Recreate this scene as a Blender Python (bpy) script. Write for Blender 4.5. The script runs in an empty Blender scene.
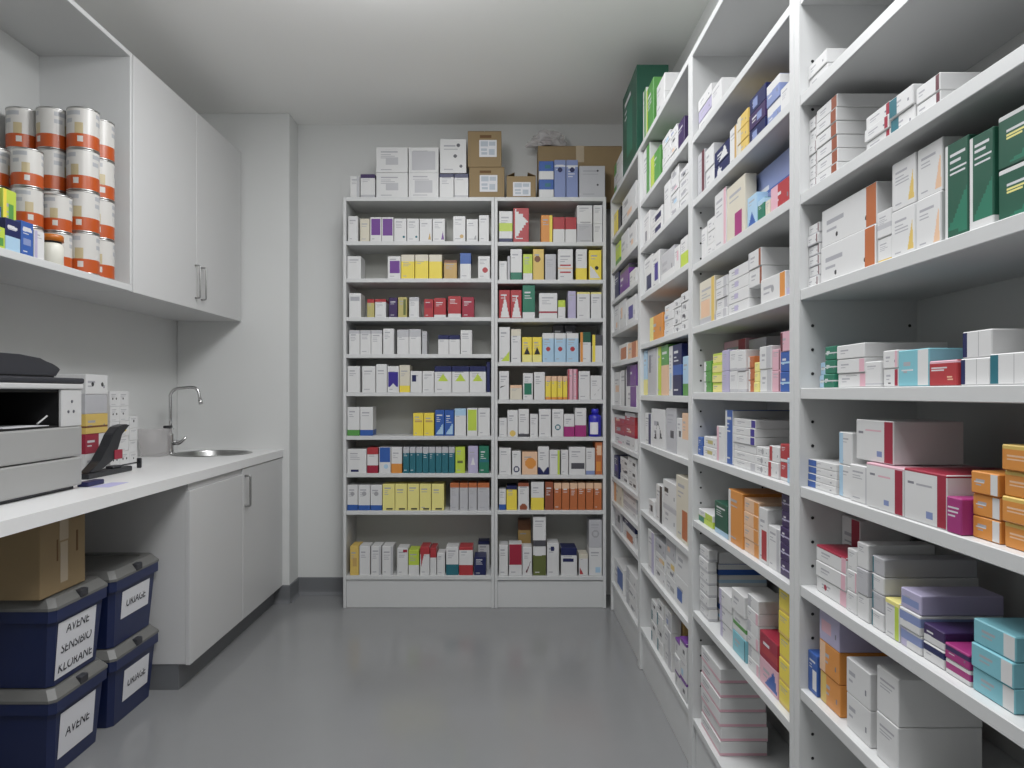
import bpy, bmesh, math, random
from mathutils import Vector, Matrix

# ------------------------------------------------------------------ basics
SC = bpy.context.scene
COL = SC.collection
F, CX, CY, EYE = 715.0, 506.0, 393.0, 1.26      # focal length in pixels, vanishing point, eye height
R = math.radians
rnd = random.Random(7)

def lin(c):
    c = c / 255.0
    return c / 12.92 if c <= 0.04045 else ((c + 0.055) / 1.055) ** 2.4

def hexcol(h):
    return (lin(int(h[0:2], 16)), lin(int(h[2:4], 16)), lin(int(h[4:6], 16)), 1.0)

MATS = {}
def mat(name, col, rough=0.5, metal=0.0, var=0.0, scale=8.0, bump=0.0, bscale=200.0, spec=0.5, coat=0.0, stretch=None):
    if name in MATS:
        return MATS[name]
    m = bpy.data.materials.new(name)
    m.use_nodes = True
    nt = m.node_tree
    b = nt.nodes['Principled BSDF']
    c = hexcol(col) if isinstance(col, str) else col
    b.inputs['Base Color'].default_value = c
    b.inputs['Roughness'].default_value = rough
    b.inputs['Metallic'].default_value = metal
    b.inputs['Specular IOR Level'].default_value = spec
    if coat:
        b.inputs['Coat Weight'].default_value = coat
    if var or bump:
        tc = nt.nodes.new('ShaderNodeTexCoord')
        src = tc.outputs['Object']
        if stretch:
            mp = nt.nodes.new('ShaderNodeMapping')
            mp.inputs['Scale'].default_value = stretch
            nt.links.new(src, mp.inputs['Vector'])
            src = mp.outputs['Vector']
    if var:
        n = nt.nodes.new('ShaderNodeTexNoise')
        n.inputs['Scale'].default_value = scale
        n.inputs['Detail'].default_value = 3
        nt.links.new(src, n.inputs['Vector'])
        mx = nt.nodes.new('ShaderNodeMix')
        mx.data_type = 'RGBA'
        mx.inputs[6].default_value = tuple(max(0, x * (1 - var)) for x in c[:3]) + (1,)
        mx.inputs[7].default_value = tuple(min(1, x * (1 + var)) for x in c[:3]) + (1,)
        nt.links.new(n.outputs['Fac'], mx.inputs[0])
        nt.links.new(mx.outputs[2], b.inputs['Base Color'])
    if bump:
        n2 = nt.nodes.new('ShaderNodeTexNoise')
        n2.inputs['Scale'].default_value = bscale
        nt.links.new(src, n2.inputs['Vector'])
        bp = nt.nodes.new('ShaderNodeBump')
        bp.inputs['Strength'].default_value = bump
        bp.inputs['Distance'].default_value = 0.002
        nt.links.new(n2.outputs['Fac'], bp.inputs['Height'])
        nt.links.new(bp.outputs['Normal'], b.inputs['Normal'])
    MATS[name] = m
    return m

# printed card colours (code: everyday name, colour)
PAL = {
 'wh': ('white', 'd2d1d2'), 'cr': ('cream', 'cfc8b2'), 'gy': ('grey', '9c9ca0'), 'lg': ('pale grey', 'b4b4ba'), 'dg': ('dark grey', '4c4c54'),
 'bk': ('black', '26262a'), 'nb': ('navy', '1c2560'), 'in': ('indigo', '3a2a9e'), 'bl': ('blue', '2b5cb8'), 'pb': ('periwinkle', '7b8cc4'),
 'lb': ('light blue', '9cc4e0'), 'te': ('teal', '1f6f80'), 'cy': ('turquoise', '6fbccb'), 'gn': ('green', '1c7a5c'), 'dn': ('dark green', '1d5a44'),
 'fg': ('leaf green', '4c9a3c'), 'lm': ('lime', 'b4cf2c'), 'ol': ('olive', '5f6a2c'), 'ye': ('yellow', 'ecd02a'), 'py': ('pale yellow', 'e4d870'),
 'go': ('gold', 'dcb64c'), 'kh': ('khaki', 'b8ab5c'), 'tn': ('tan', 'c49a4c'), 'or': ('orange', 'e2872a'), 'do': ('rust orange', 'c4622c'),
 'pe': ('peach', 'e4b48c'), 'br': ('brown', '7c4420'), 'rd': ('red', 'c02e34'), 'cm': ('crimson', 'ae1c38'), 'mr': ('maroon', '6a2030'),
 'pk': ('pink', 'dca4b4'), 'mg': ('magenta', 'b0287c'), 'pu': ('purple', '74389c'), 'dp': ('dark purple', '402a62'), 'lv': ('lavender', 'b0a8cc'),
 'ro': ('red-brown', '9c4a2c'), 'ink': ('ink', 'a2a2aa'), 'inkd': ('ink', '7a7a86'), 'pw': ('paper', 'ccccd0'),
}
DARK = set('dg bk nb in bl te gn dn fg ol br rd cm mr mg pu dp ro do pb'.split())
def mute(h, k=.76):
    v = [int(h[i:i + 2], 16) for i in (0, 2, 4)]
    g = .3 * v[0] + .59 * v[1] + .11 * v[2]
    return ''.join('%02x' % int(g + (x - g) * k) for x in v)
def card(code):
    return mat('card_' + PAL[code][0].replace(' ', '_') + ('_d' if code == 'inkd' else ''), mute(PAL[code][1]), rough=0.38, var=0.03, scale=14.0, spec=0.4)

def finish(name, bm, mats, parent=None, smooth=False, recalc=True):
    if recalc:
        bmesh.ops.recalc_face_normals(bm, faces=bm.faces)
    me = bpy.data.meshes.new(name)
    bm.to_mesh(me); bm.free()
    for m in (mats if isinstance(mats, (list, tuple)) else [mats]):
        me.materials.append(m)
    if smooth:
        for p in me.polygons:
            p.use_smooth = True
    o = bpy.data.objects.new(name, me)
    COL.objects.link(o)
    if parent is not None:
        o.parent = parent
    return o

def add_box(bm, x0, x1, y0, y1, z0, z1, bev=0.0, mi=0, seg=1):
    vs = [bm.verts.new((x, y, z)) for x in (x0, x1) for y in (y0, y1) for z in (z0, z1)]
    q = [(0, 1, 3, 2), (4, 6, 7, 5), (0, 4, 5, 1), (2, 3, 7, 6), (0, 2, 6, 4), (1, 5, 7, 3)]
    fs = [bm.faces.new([vs[i] for i in t]) for t in q]
    for f in fs:
        f.material_index = mi
    if bev > 0:
        es = list({e for f in fs for e in f.edges})
        bmesh.ops.bevel(bm, geom=es, offset=bev, segments=seg, affect='EDGES', profile=0.5)
    return fs

def box(name, x0, x1, y0, y1, z0, z1, m, parent=None, bev=0.0, seg=1):
    bm = bmesh.new()
    add_box(bm, min(x0, x1), max(x0, x1), min(y0, y1), max(y0, y1), min(z0, z1), max(z0, z1), bev, 0, seg)
    return finish(name, bm, m, parent)

def add_tube(bm, pts, r, n=12, caps=True, mi=0):
    pts = [Vector(p) for p in pts]
    rad = r if isinstance(r, (list, tuple)) else [r] * len(pts)
    rings, ref = [], None
    for i, p in enumerate(pts):
        t = (pts[min(i + 1, len(pts) - 1)] - pts[max(i - 1, 0)]).normalized()
        if ref is None:
            ref = t.orthogonal().normalized()
        ref = (ref - t * ref.dot(t)).normalized()
        b = t.cross(ref)
        rings.append([bm.verts.new(p + (ref * math.cos(2 * math.pi * k / n) + b * math.sin(2 * math.pi * k / n)) * rad[i]) for k in range(n)])
    for a, b in zip(rings, rings[1:]):
        for k in range(n):
            f = bm.faces.new((a[k], a[(k + 1) % n], b[(k + 1) % n], b[k])); f.material_index = mi; f.smooth = True
    if caps:
        bm.faces.new(rings[0]).material_index = mi
        bm.faces.new(rings[-1][::-1]).material_index = mi

def tube(name, pts, r, m, parent=None, n=12):
    bm = bmesh.new(); add_tube(bm, pts, r, n)
    return finish(name, bm, m, parent)

def arc(c, r, a0, a1, n, ax=(1, 0, 0), ay=(0, 0, 1)):
    c, ax, ay = Vector(c), Vector(ax), Vector(ay)
    return [c + ax * r * math.cos(a0 + (a1 - a0) * k / n) + ay * r * math.sin(a0 + (a1 - a0) * k / n) for k in range(n + 1)]

def lathe(name, prof, m, parent=None, n=32, smooth=True, mis=None, loc=None):
    """prof: (r, z) list; a ring per entry; closes to a fan where r is 0."""
    bm = bmesh.new(); rings = []
    for r, z in prof:
        rings.append([bm.verts.new((0, 0, z))] if r == 0 else [bm.verts.new((r * math.cos(2 * math.pi * k / n), r * math.sin(2 * math.pi * k / n), z)) for k in range(n)])
    for i, (a, b) in enumerate(zip(rings, rings[1:])):
        for k in range(n):
            k2 = (k + 1) % n
            if len(a) == 1: f = bm.faces.new((a[0], b[k], b[k2]))
            elif len(b) == 1: f = bm.faces.new((a[k], a[k2], b[0]))
            else: f = bm.faces.new((a[k], a[k2], b[k2], b[k]))
            f.material_index = mis[i] if mis else 0
            f.smooth = smooth
    o = finish(name, bm, m, parent)
    if loc: o.location = loc
    return o

def tag(o, label, cat, group=None):
    o['label'] = label; o['category'] = cat
    if group: o['group'] = group
    return o

def thing(name, label, cat, loc=(0, 0, 0), rz=0.0, group=None):
    o = bpy.data.objects.new(name, None); COL.objects.link(o)
    o.empty_display_size = 0.05
    o.location = loc; o.rotation_euler = (0, 0, rz)
    return tag(o, label, cat, group)

def struct(o):
    o['kind'] = 'structure'; return o

def copy_tree(o, parent=None):
    c = o.copy(); COL.objects.link(c)
    if parent is not None:
        c.parent = parent
    for ch in [x for x in o.children]:
        copy_tree(ch, c)
    return c

# ------------------------------------------------------------------ materials of the place
M_wall = mat('wall_paint', 'd2d3d2', rough=0.75, var=0.015, scale=3, bump=0.06, bscale=260)
M_ceil = mat('ceiling_paint', 'f2f2f0', rough=0.85, var=0.012, scale=2)
M_lam = mat('white_laminate', 'e4e4e4', rough=0.35, var=0.01, scale=3)
M_shelf = mat('shelf_melamine', 'c9caca', rough=0.42, var=0.012, scale=5)
M_back = mat('shelf_backboard', 'b4b5b4', rough=0.55, var=0.012, scale=5)
M_door = mat('cabinet_white', 'cacaca', rough=0.38, var=0.01, scale=3)
M_gap = mat('dark_gap', '4c4c4e', rough=0.8)
M_kick = mat('kick_grey', '6e7073', rough=0.5, var=0.04, scale=6)
M_rback = mat('bookcase_backboard', 'c4c4be', rough=0.55, var=0.012, scale=5)
M_hole = mat('pin_hole_dark', '2a2a2c', rough=0.9)
M_steel = mat('brushed_steel', 'a9a9a8', rough=0.3, metal=1.0, var=0.05, scale=60)
M_chrome = mat('chrome', 'c8c8c8', rough=0.12, metal=1.0)
M_kraft = mat('kraft_card', '95805f', rough=0.8, var=0.06, scale=9, bump=0.1, bscale=90)
M_kraftd = mat('kraft_card_inside', '7c6548', rough=0.85, var=0.06, scale=9)
M_tape = mat('parcel_tape', 'b8a890', rough=0.25, coat=0.3)
M_paper = mat('label_paper', 'dcdce0', rough=0.6, var=0.02, scale=20)
M_ink = mat('marker_ink', '22222a', rough=0.6)
M_tub = mat('navy_tub_plastic', '1d2850', rough=0.36, var=0.05, scale=12)
M_lid = mat('grey_lid_plastic', '6c6c6a', rough=0.45, var=0.05, scale=12)
M_clip = mat('dark_clip_plastic', '34353a', rough=0.45)
M_prn = mat('printer_white', '9c9c9b', rough=0.42, var=0.01, scale=10)
M_prn2 = mat('printer_panel', 'c4c4c4', rough=0.4)
M_dark = mat('printer_charcoal', '2f3036', rough=0.42, var=0.05, scale=20)
M_cav = mat('printer_cavity', '0e0e10', rough=0.6)
M_blackp = mat('black_plastic', '232428', rough=0.38)
M_pad = mat('ink_pad_navy', '23244e', rough=0.4)
M_lilac = mat('lilac_flat', 'b9b6dc', rough=0.6)
M_tinw = mat('tin_label_white', 'c4c2be', rough=0.3, spec=0.5)
M_tino = mat('tin_label_orange', 'b04e1e', rough=0.3, spec=0.5)
M_tint = mat('tin_label_motif', 'b4a684', rough=0.3)
M_ting = mat('tin_label_print', 'a4a6aa', rough=0.3)
M_tinm = mat('tin_metal', 'b4b4b2', rough=0.28, metal=1.0)
M_jarl = mat('jar_lid_amber', 'b5651c', rough=0.35)
M_bot = mat('bottle_ultramarine', '2a2aa4', rough=0.22, coat=0.4)

def floor_material():
    m = bpy.data.materials.new('grey_vinyl'); m.use_nodes = True
    nt = m.node_tree; b = nt.nodes['Principled BSDF']
    tc = nt.nodes.new('ShaderNodeTexCoord')
    n = nt.nodes.new('ShaderNodeTexNoise'); n.inputs['Scale'].default_value = 2.2; n.inputs['Detail'].default_value = 6
    n2 = nt.nodes.new('ShaderNodeTexNoise'); n2.inputs['Scale'].default_value = 420
    nt.links.new(tc.outputs['Object'], n.inputs['Vector']); nt.links.new(tc.outputs['Object'], n2.inputs['Vector'])
    ad = nt.nodes.new('ShaderNodeMath'); ad.operation = 'MULTIPLY_ADD'; ad.inputs[1].default_value = 0.5
    nt.links.new(n2.outputs['Fac'], ad.inputs[0])
    hf = nt.nodes.new('ShaderNodeMath'); hf.operation = 'MULTIPLY'; hf.inputs[1].default_value = 0.5
    nt.links.new(n.outputs['Fac'], hf.inputs[0]); nt.links.new(hf.outputs[0], ad.inputs[2])
    mx = nt.nodes.new('ShaderNodeMix'); mx.data_type = 'RGBA'
    mx.inputs[6].default_value = hexcol('7c7d7e'); mx.inputs[7].default_value = hexcol('8c8d8e')
    nt.links.new(ad.outputs[0], mx.inputs[0]); nt.links.new(mx.outputs[2], b.inputs['Base Color'])
    mr = nt.nodes.new('ShaderNodeMapRange'); mr.inputs['To Min'].default_value = 0.12; mr.inputs['To Max'].default_value = 0.24
    nt.links.new(n.outputs['Fac'], mr.inputs['Value']); nt.links.new(mr.outputs['Result'], b.inputs['Roughness'])
    return m
M_floor = floor_material()

# ------------------------------------------------------------------ room shell
WL, WR, YB, YF, ZC = -1.975, 0.868, 4.472, -1.6, 2.94
YE, XP = 4.29, -1.30                    # the wall that ends the counter stands forward of the rear wall
struct(box('floor', WL - 0.1, WR + 0.1, YF - 0.1, YB + 0.1, -0.1, 0.0, M_floor))
struct(box('ceiling', WL - 0.1, WR + 0.1, YF - 0.1, YB + 0.1, ZC, ZC + 0.1, M_ceil))
struct(box('wall_left', WL - 0.1, WL, YF - 0.1, YB + 0.1, 0.0, ZC, M_wall))
struct(box('wall_right', WR, WR + 0.1, YF - 0.1, YB + 0.1, 0.0, ZC, M_wall))
struct(box('wall_back', WL, WR, YB, YB + 0.1, 0.0, ZC, M_wall))
struct(box('wall_front', WL, WR, YF - 0.1, YF, 0.0, ZC, M_wall))
struct(box('wall_end', WL, XP, YE, YB, 0.0, ZC, M_wall, bev=0.004))

def baseboard(name, x0, y0, x1, y1, h=0.108):
    d = Vector((x1 - x0, y1 - y0, 0)); L = d.length; d.normalize()
    nrm = Vector((d.y, -d.x, 0))
    prof = [(0.0, 0.0), (0.022, 0.0), (0.012, 0.006), (0.006, 0.016), (0.004, 0.03), (0.004, h - 0.004), (0.0, h)]
    bm = bmesh.new(); a = []; b = []
    for o, z in prof:
        p = Vector((x0, y0, 0)) + nrm * (o + 0.0005) + Vector((0, 0, z + 0.0005))
        a.append(bm.verts.new(p)); b.append(bm.verts.new(p + d * L))
    k = len(prof)
    for i in range(k):
        bm.faces.new((a[i], a[(i + 1) % k], b[(i + 1) % k], b[i]))
    bm.faces.new(a[::-1]); bm.faces.new(b)
    return struct(finish(name, bm, M_kick))
baseboard('baseboard_back', XP, YB, -0.96, YB)
baseboard('baseboard_end', -1.42, YE, XP + 0.004, YE)
baseboard('baseboard_return', XP, YE, XP, YB)

# ------------------------------------------------------------------ cartons
def parse_style(s):
    t = s.split()
    base, els = t[0], []
    plain = False
    for e in t[1:]:
        if e == 'plain':
            plain = True; continue
        p = e.split(':')
        els.append((p[0], p[1], [float(v) for v in p[2].split(',')] if len(p) > 2 and p[2] else []))
    return base, els, plain

WORDS = {'b': 'base', 't': 'top', 'm': 'stripe', 'R': 'end band', 'L': 'edge band', 'c': 'disc', 'g': 'ring', 'd': 'triangle', 'q': 'panel'}
def look_of(base, els, noun='carton'):
    said = []
    for k, c, a in els:
        if k in WORDS:
            w = f"{PAL[c][0]} {WORDS[k]}"
            if w not in said:
                said.append(w)
    b = PAL[base][0]
    return f"{b} {noun} with {said[0]}" if said else f"plain {b} {noun}"

CACHE = {}
def carton_mesh(w, d, h, style, seed, c):
    key = (round(w, 4), round(d, 4), round(h, 4), style, seed)
    if key in CACHE:
        return CACHE[key]
    base, els, plain = parse_style(style)
    rr = random.Random(seed)
    tests, us, vs = [], {0.0, 1.0}, {0.0, 1.0}
    def rect(col, u0, v0, u1, v1):
        us.update((u0, u1)); vs.update((v0, v1))
        tests.append((col, lambda u, v: u0 <= u <= u1 and v0 <= v <= v1))
    if not plain:                                    # blurred lines of print
        ink = 'pw' if base in DARK else 'ink'
        if h > w * 0.75:
            L = rr.uniform(.4, .7); top = rr.uniform(.74, .84)
            rect(ink, .14, top, .14 + L, top + .05)
            for k in range(rr.randint(1, 3)):
                rect(ink, .14, top - .09 - .07 * k, .14 + rr.uniform(.25, .6), top - .065 - .07 * k)
            if rr.random() < .5:
                rect(ink, .14, .09, .14 + rr.uniform(.2, .5), .12)
        else:
            L = rr.uniform(.22, .42); u = rr.uniform(.08, .2)
            rect(ink, u, .56, u + L, .68)
            rect(ink, u, .36, u + L * rr.uniform(.5, .9), .43)
            if rr.random() < .6:
                rect('inkd', .8, .3, .86, .46)
    wrap = []
    for k, col, a in els:
        if k == 'b': rect(col, 0, 0, 1, a[0]); wrap.append((col, 0, a[0]))
        elif k == 't': rect(col, 0, a[0], 1, 1); wrap.append((col, a[0], 1))
        elif k == 'm': rect(col, 0, a[0], 1, a[1]); wrap.append((col, a[0], a[1]))
        elif k == 'R': rect(col, a[0], 0, 1, 1)
        elif k == 'L': rect(col, 0, 0, a[0], 1)
        elif k in 'qx': rect(col, *a)
        elif k in 'cg':
            u0, v0, r = a[:3]; asp = w / h
            n = 7
            for i in range(-n, n + 1):
                us.add(min(1, max(0, u0 + r * i / n))); vs.add(min(1, max(0, v0 + r * asp * i / n)))
            ri = r * .62 if k == 'g' else 0
            tests.append((col, lambda u, v, u0=u0, v0=v0, r=r, ri=ri: ri * ri <= (u - u0) ** 2 + ((v - v0) / asp) ** 2 <= r * r))
        elif k == 'd':
            (xa, ya, xb, yb, xc, yc) = a
            n = 11
            for i in range(n + 1):
                us.add(min(xa, xb, xc) + (max(xa, xb, xc) - min(xa, xb, xc)) * i / n)
                vs.add(min(ya, yb, yc) + (max(ya, yb, yc) - min(ya, yb, yc)) * i / n)
            def tri(u, v, xa=xa, ya=ya, xb=xb, yb=yb, xc=xc, yc=yc):
                s1 = (xb - xa) * (v - ya) - (yb - ya) * (u - xa); s2 = (xc - xb) * (v - yb) - (yc - yb) * (u - xb); s3 = (xa - xc) * (v - yc) - (ya - yc) * (u - xc)
                return (s1 >= 0 and s2 >= 0 and s3 >= 0) or (s1 <= 0 and s2 <= 0 and s3 <= 0)
            tests.append((col, tri))
    def tidy(s):
        o = []
        for x in sorted(s):
            if not o or x - o[-1] > .004: o.append(x)
        o[-1] = 1.0
        return o
    us, vs = tidy(us), tidy(vs)
    slots = [base]
    def mi(col):
        if col not in slots: slots.append(col)
        return slots.index(col)
    bm = bmesh.new()
    W2 = w - 2 * c; H2 = h - 2 * c
    g = [[bm.verts.new((-w / 2 + c + u * W2, 0, c + v * H2)) for v in vs] for u in us]
    for i in range(len(us) - 1):
        for j in range(len(vs) - 1):
            um, vm = (us[i] + us[i + 1]) / 2, (vs[j] + vs[j + 1]) / 2
            col = base
            for cc, t in tests:
                if t(um, vm): col = cc
            bm.faces.new((g[i][j], g[i + 1][j], g[i + 1][j + 1], g[i][j + 1])).material_index = mi(col)
    nu, nv = len(us), len(vs)
    loop = []                                         # front vertex, outer offset x / z, side
    for i in range(nu): loop.append((g[i][0], 0, -c, 0))
    for j in range(nv): loop.append((g[nu - 1][j], c, 0, 1))
    for i in range(nu - 1, -1, -1): loop.append((g[i][nv - 1], 0, c, 2))
    for j in range(nv - 1, -1, -1): loop.append((g[0][j], -c, 0, 3))
    A = [bm.verts.new((f.co.x + dx, c, f.co.z + dz)) for f, dx, dz, s in loop]
    B = [bm.verts.new((f.co.x + dx, d - c, f.co.z + dz)) for f, dx, dz, s in loop]
    n = len(loop)
    sidecol = dict((k, col) for k, col, a in els if k in ('S', 'T'))
    for i in range(n):
        i2 = (i + 1) % n
        f0, f1 = loop[i][0], loop[i2][0]
        s = loop[i][3] if loop[i][3] == loop[i2][3] else -1
        if f0 is f1:
            f = bm.faces.new((f0, A[i], A[i2])); m = mi(base)
        else:
            f = bm.faces.new((f0, A[i], A[i2], f1))
            v = ((f0.co.z + f1.co.z) / 2 - c) / H2
            m = mi(base)
            for col, v0, v1 in wrap:
                if v0 - 1e-6 <= v <= v1 + 1e-6: m = mi(col)
        if s == 2 and 'T' in sidecol: m = mi(sidecol['T'])
        if s in (1, 3) and 'S' in sidecol: m = mi(sidecol['S'])
        f.material_index = m
        bm.faces.new((A[i], B[i], B[i2], A[i2])).material_index = m
    bm.faces.new(B).material_index = mi(base)
    bmesh.ops.recalc_face_normals(bm, faces=bm.faces)
    me = bpy.data.meshes.new('carton')
    bm.to_mesh(me); bm.free()
    for s in slots: me.materials.append(card(s))
    CACHE[key] = me
    return me

ORD = 'first second third fourth fifth sixth seventh eighth ninth tenth eleventh twelfth thirteenth fourteenth fifteenth sixteenth seventeenth eighteenth nineteenth twentieth'.split()

def make_carton(name, w, d, h, style, loc, rz, label, cat, group, seed):
    c = min(0.0014, w * 0.06, h * 0.06)
    o = bpy.data.objects.new(name, carton_mesh(w, d, h, style, seed, c))
    COL.objects.link(o)
    o.location = loc; o.rotation_euler = (0, 0, rz)
    return tag(o, label, cat, group)

def read_items(text):
    out = []
    for ln in text.strip().splitlines():
        ln = ln.strip()
        if not ln: continue
        head, style = ln.split('|')
        t = head.split()
        it = {'x0': float(t[0]), 'x1': float(t[1]), 'yt': float(t[2]), 'n': 1, 'style': style.strip()}
        for e in t[3:]:
            k, v = e.split('='); it[k] = float(v)
        it['n'] = int(it['n'])
        out.append(it)
    return out

def stack_word(k, n):
    if n == 2: return ('lower', 'upper')[k]
    if k == 0: return 'stack bottom'
    if k == n - 1: return 'stack top'
    return ORD[k] + ' up'

def look_short(base, els, noun):
    cols = [c for k, c, a in els if k in WORDS and c != base]
    return f"{PAL[base][0]} and {PAL[cols[0]][0]} {noun}" if cols else f"plain {PAL[base][0]} {noun}"

def n_words(t): return len(t.replace(',', ' ').split())

def fill_shelf(items, plane, base, zb, zmax, lo, hi, where, group, dflt_depth, seed):
    """plane 'rear': fronts face the camera at depth base; 'right'/'left': fronts stand along the aisle at x = base."""
    items = sorted(items, key=lambda i: (i['x0'] + i['x1']) / 2)
    rr = random.Random(seed)
    rows = []
    for idx, it in enumerate(items):
        s = it.get('s', 0.0125 + rr.random() * 0.003)
        sp = s if s > .03 else .014                       # neighbours are spaced on one common front line
        xm = (it['x0'] + it['x1']) / 2
        D = it.get('D', dflt_depth * (0.85 + 0.3 * rr.random()))
        if plane == 'rear':
            y = base + sp
            a, b = (it['x0'] - CX) * y / F, (it['x1'] - CX) * y / F
            z = EYE + (CY - it['yt']) * y / F
        else:
            X = base + sp if plane == 'right' else base - sp
            k = X * F
            a, b = sorted((k / (it['x0'] - CX), k / (it['x1'] - CX)))
            z = EYE + (CY - it['yt']) * X / (xm - CX)
        a, b = max(a, lo + .002), min(b, hi - .002)
        zlow = zb + it.get('up', 0.0) + 0.0004
        H = min(z, zmax - 0.006) - zlow
        if H < 0.012 or b - a < 0.008:
            print('SKIP', where, it, round(H, 3), round(b - a, 3)); continue
        rows.append(dict(it=it, idx=idx, s=s, D=D, a=a, b=b, z=zlow, H=H))
    for p in rows:                                        # keep neighbours and the row behind apart
        for q in rows:
            if p is q or min(p['b'], q['b']) - max(p['a'], q['a']) < 1e-4: continue
            if min(p['z'] + p['H'], q['z'] + q['H']) - max(p['z'], q['z']) < 1e-4: continue
            if q['s'] - p['s'] > .03: p['D'] = min(p['D'], q['s'] - p['s'] - .006)
            elif p['s'] - q['s'] <= .03 and p['idx'] < q['idx']:
                if plane == 'right': m = (p['a'] + q['b']) / 2; p['a'] = max(p['a'], m); q['b'] = min(q['b'], m)
                else: m = (p['b'] + q['a']) / 2; p['b'] = min(p['b'], m); q['a'] = max(q['a'], m)
    for p in rows:
        it, idx, s, D, a, b, zlow, H = (p[k] for k in ('it', 'idx', 's', 'D', 'a', 'b', 'z', 'H'))
        w = b - a - 0.0014
        X = base + s if plane != 'left' else base - s
        n = it['n']; h = H / n
        styles = [x.strip() for x in it['style'].split('/')]
        pos = f"{ORD[idx]} from left" if len(items) > 1 else 'alone'
        for kk in range(n):
            st = styles[kk % len(styles)]
            bs, els, pl = parse_style(st)
            noun = 'carton' if h > w * 0.6 or n == 1 else 'box'
            mid = f", {stack_word(kk, n)}" if n > 1 else ''
            label = f"{look_of(bs, els, noun)}{mid}, {pos}, {where}"
            if n_words(label) > 16: label = f"{look_short(bs, els, noun)}{mid}, {pos}, {where}"
            if n_words(label) > 16: label = f"{PAL[bs][0]} {noun}{mid}, {pos}, {where}"
            if n_words(label) > 16: print('LONG', label)
            nm = 'medicine_carton' if n == 1 else 'flat_medicine_box'
            jx = (rr.random() - .5) * 0.0004
            dd = D if n == 1 else D * (0.97 + 0.03 * rr.random())
            zz = zlow + kk * h
            hh = h - 0.0006
            ds = rr.random() * 0.004 if n > 1 else 0
            if plane == 'rear': loc, rz = ((a + b) / 2 + jx, base + s + ds, zz), 0
            elif plane == 'right': loc, rz = (X + ds, (a + b) / 2 + jx, zz), -math.pi / 2
            else: loc, rz = (X - ds, (a + b) / 2 + jx, zz), math.pi / 2
            make_carton(nm, round(w, 4), round(dd, 3), round(hh, 4), st, loc, rz, label, 'medicine box', group, seed * 100 + idx)

# ------------------------------------------------------------------ shelving units
def disc(bm, c, nrm, r, n=10):
    nrm = Vector(nrm); t = nrm.orthogonal().normalized(); b = nrm.cross(t)
    bm.faces.new([bm.verts.new(Vector(c) + (t * math.cos(2 * math.pi * k / n) + b * math.sin(2 * math.pi * k / n)) * r) for k in range(n)])

HOLE = None
def pin_hole(parent, loc, rot):
    global HOLE
    if HOLE is None:
        bm = bmesh.new(); n = 10                      # a shallow dark cup
        a = [bm.verts.new((.0034 * math.cos(2 * math.pi * k / n), .0034 * math.sin(2 * math.pi * k / n), 0.0008)) for k in range(n)]
        b = [bm.verts.new((.0028 * math.cos(2 * math.pi * k / n), .0028 * math.sin(2 * math.pi * k / n), 0.0002)) for k in range(n)]
        for k in range(n): bm.faces.new((a[k], a[(k + 1) % n], b[(k + 1) % n], b[k]))
        bm.faces.new(b)
        HOLE = bpy.data.meshes.new('pin_hole'); bm.to_mesh(HOLE); bm.free(); HOLE.materials.append(M_hole)
    o = bpy.data.objects.new('pin_hole', HOLE); COL.objects.link(o)
    o.parent = parent; o.location = loc; o.rotation_euler = rot

def shelving(label, x0, x1, y0, y1, zs, top, face, kick, holes=False, group=None, th=0.02, pt=0.018, cover=True):
    """face 'rear': opens towards -y; 'right': opens towards -x."""
    t = thing('shelving_unit', label, 'shelving', ((x0 + x1) / 2, (y0 + y1) / 2, 0), 0, group)
    ox, oy = (x0 + x1) / 2, (y0 + y1) / 2
    def bx(nm, a, b, c, d, e, f, m=M_shelf, par=t, bev=0.0012):
        return box(nm, a - ox, b - ox, c - oy, d - oy, e, f, m, par, bev)
    e = 0.0004
    if face == 'rear':
        sides = [bx('side_panel', x0 + e, x0 + pt, y0, y1 - .001, 0.001, top), bx('side_panel', x1 - pt, x1 - e, y0, y1 - .001, 0.001, top)]
        bx('back_panel', x0 + pt, x1 - pt, y1 - .008, y1 - .001, 0.05, top - .02, M_rback)
        bx('top_panel', x0 + pt, x1 - pt, y0, y1 - .008, top - th, top)
        for z in zs: bx('shelf', x0 + pt, x1 - pt, y0 + .004, y1 - .008, z - th, z)
        bx('plinth', x0 + pt, x1 - pt, y0 + .012, y0 + .03, 0.001, zs[-1] - th - .004)
    else:
        sides = [bx('side_panel', x0, x1 - .001, y1 - pt, y1 - e, 0.001, top), bx('side_panel', x0, x1 - .001, y0 + e, y0 + pt, 0.001, top)]
        bx('back_panel', x1 - .008, x1 - .001, y0 + pt, y1 - pt, 0.05, top - .02, M_back)
        bx('top_panel', x0, x1 - .008, y0 + pt, y1 - pt, top - th, top)
        for z in zs: bx('shelf', x0 + .003, x1 - .008, y0 + pt, y1 - pt, z - th, z)
        bx('plinth', x0 + .012, x0 + .03, y0 + pt, y1 - pt, 0.001, zs[-1] - th - .004)
        if holes:
            z = 0.3
            while z < 2.0:
                if all(abs(z - q + .01) > .018 for q in zs):
                    for xx in (x0 + .028, x1 - .022):
                        pin_hole(sides[0], (xx - ox, y1 - pt - oy, z), (R(90), 0, 0))
                z += 0.05
    return t

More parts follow.
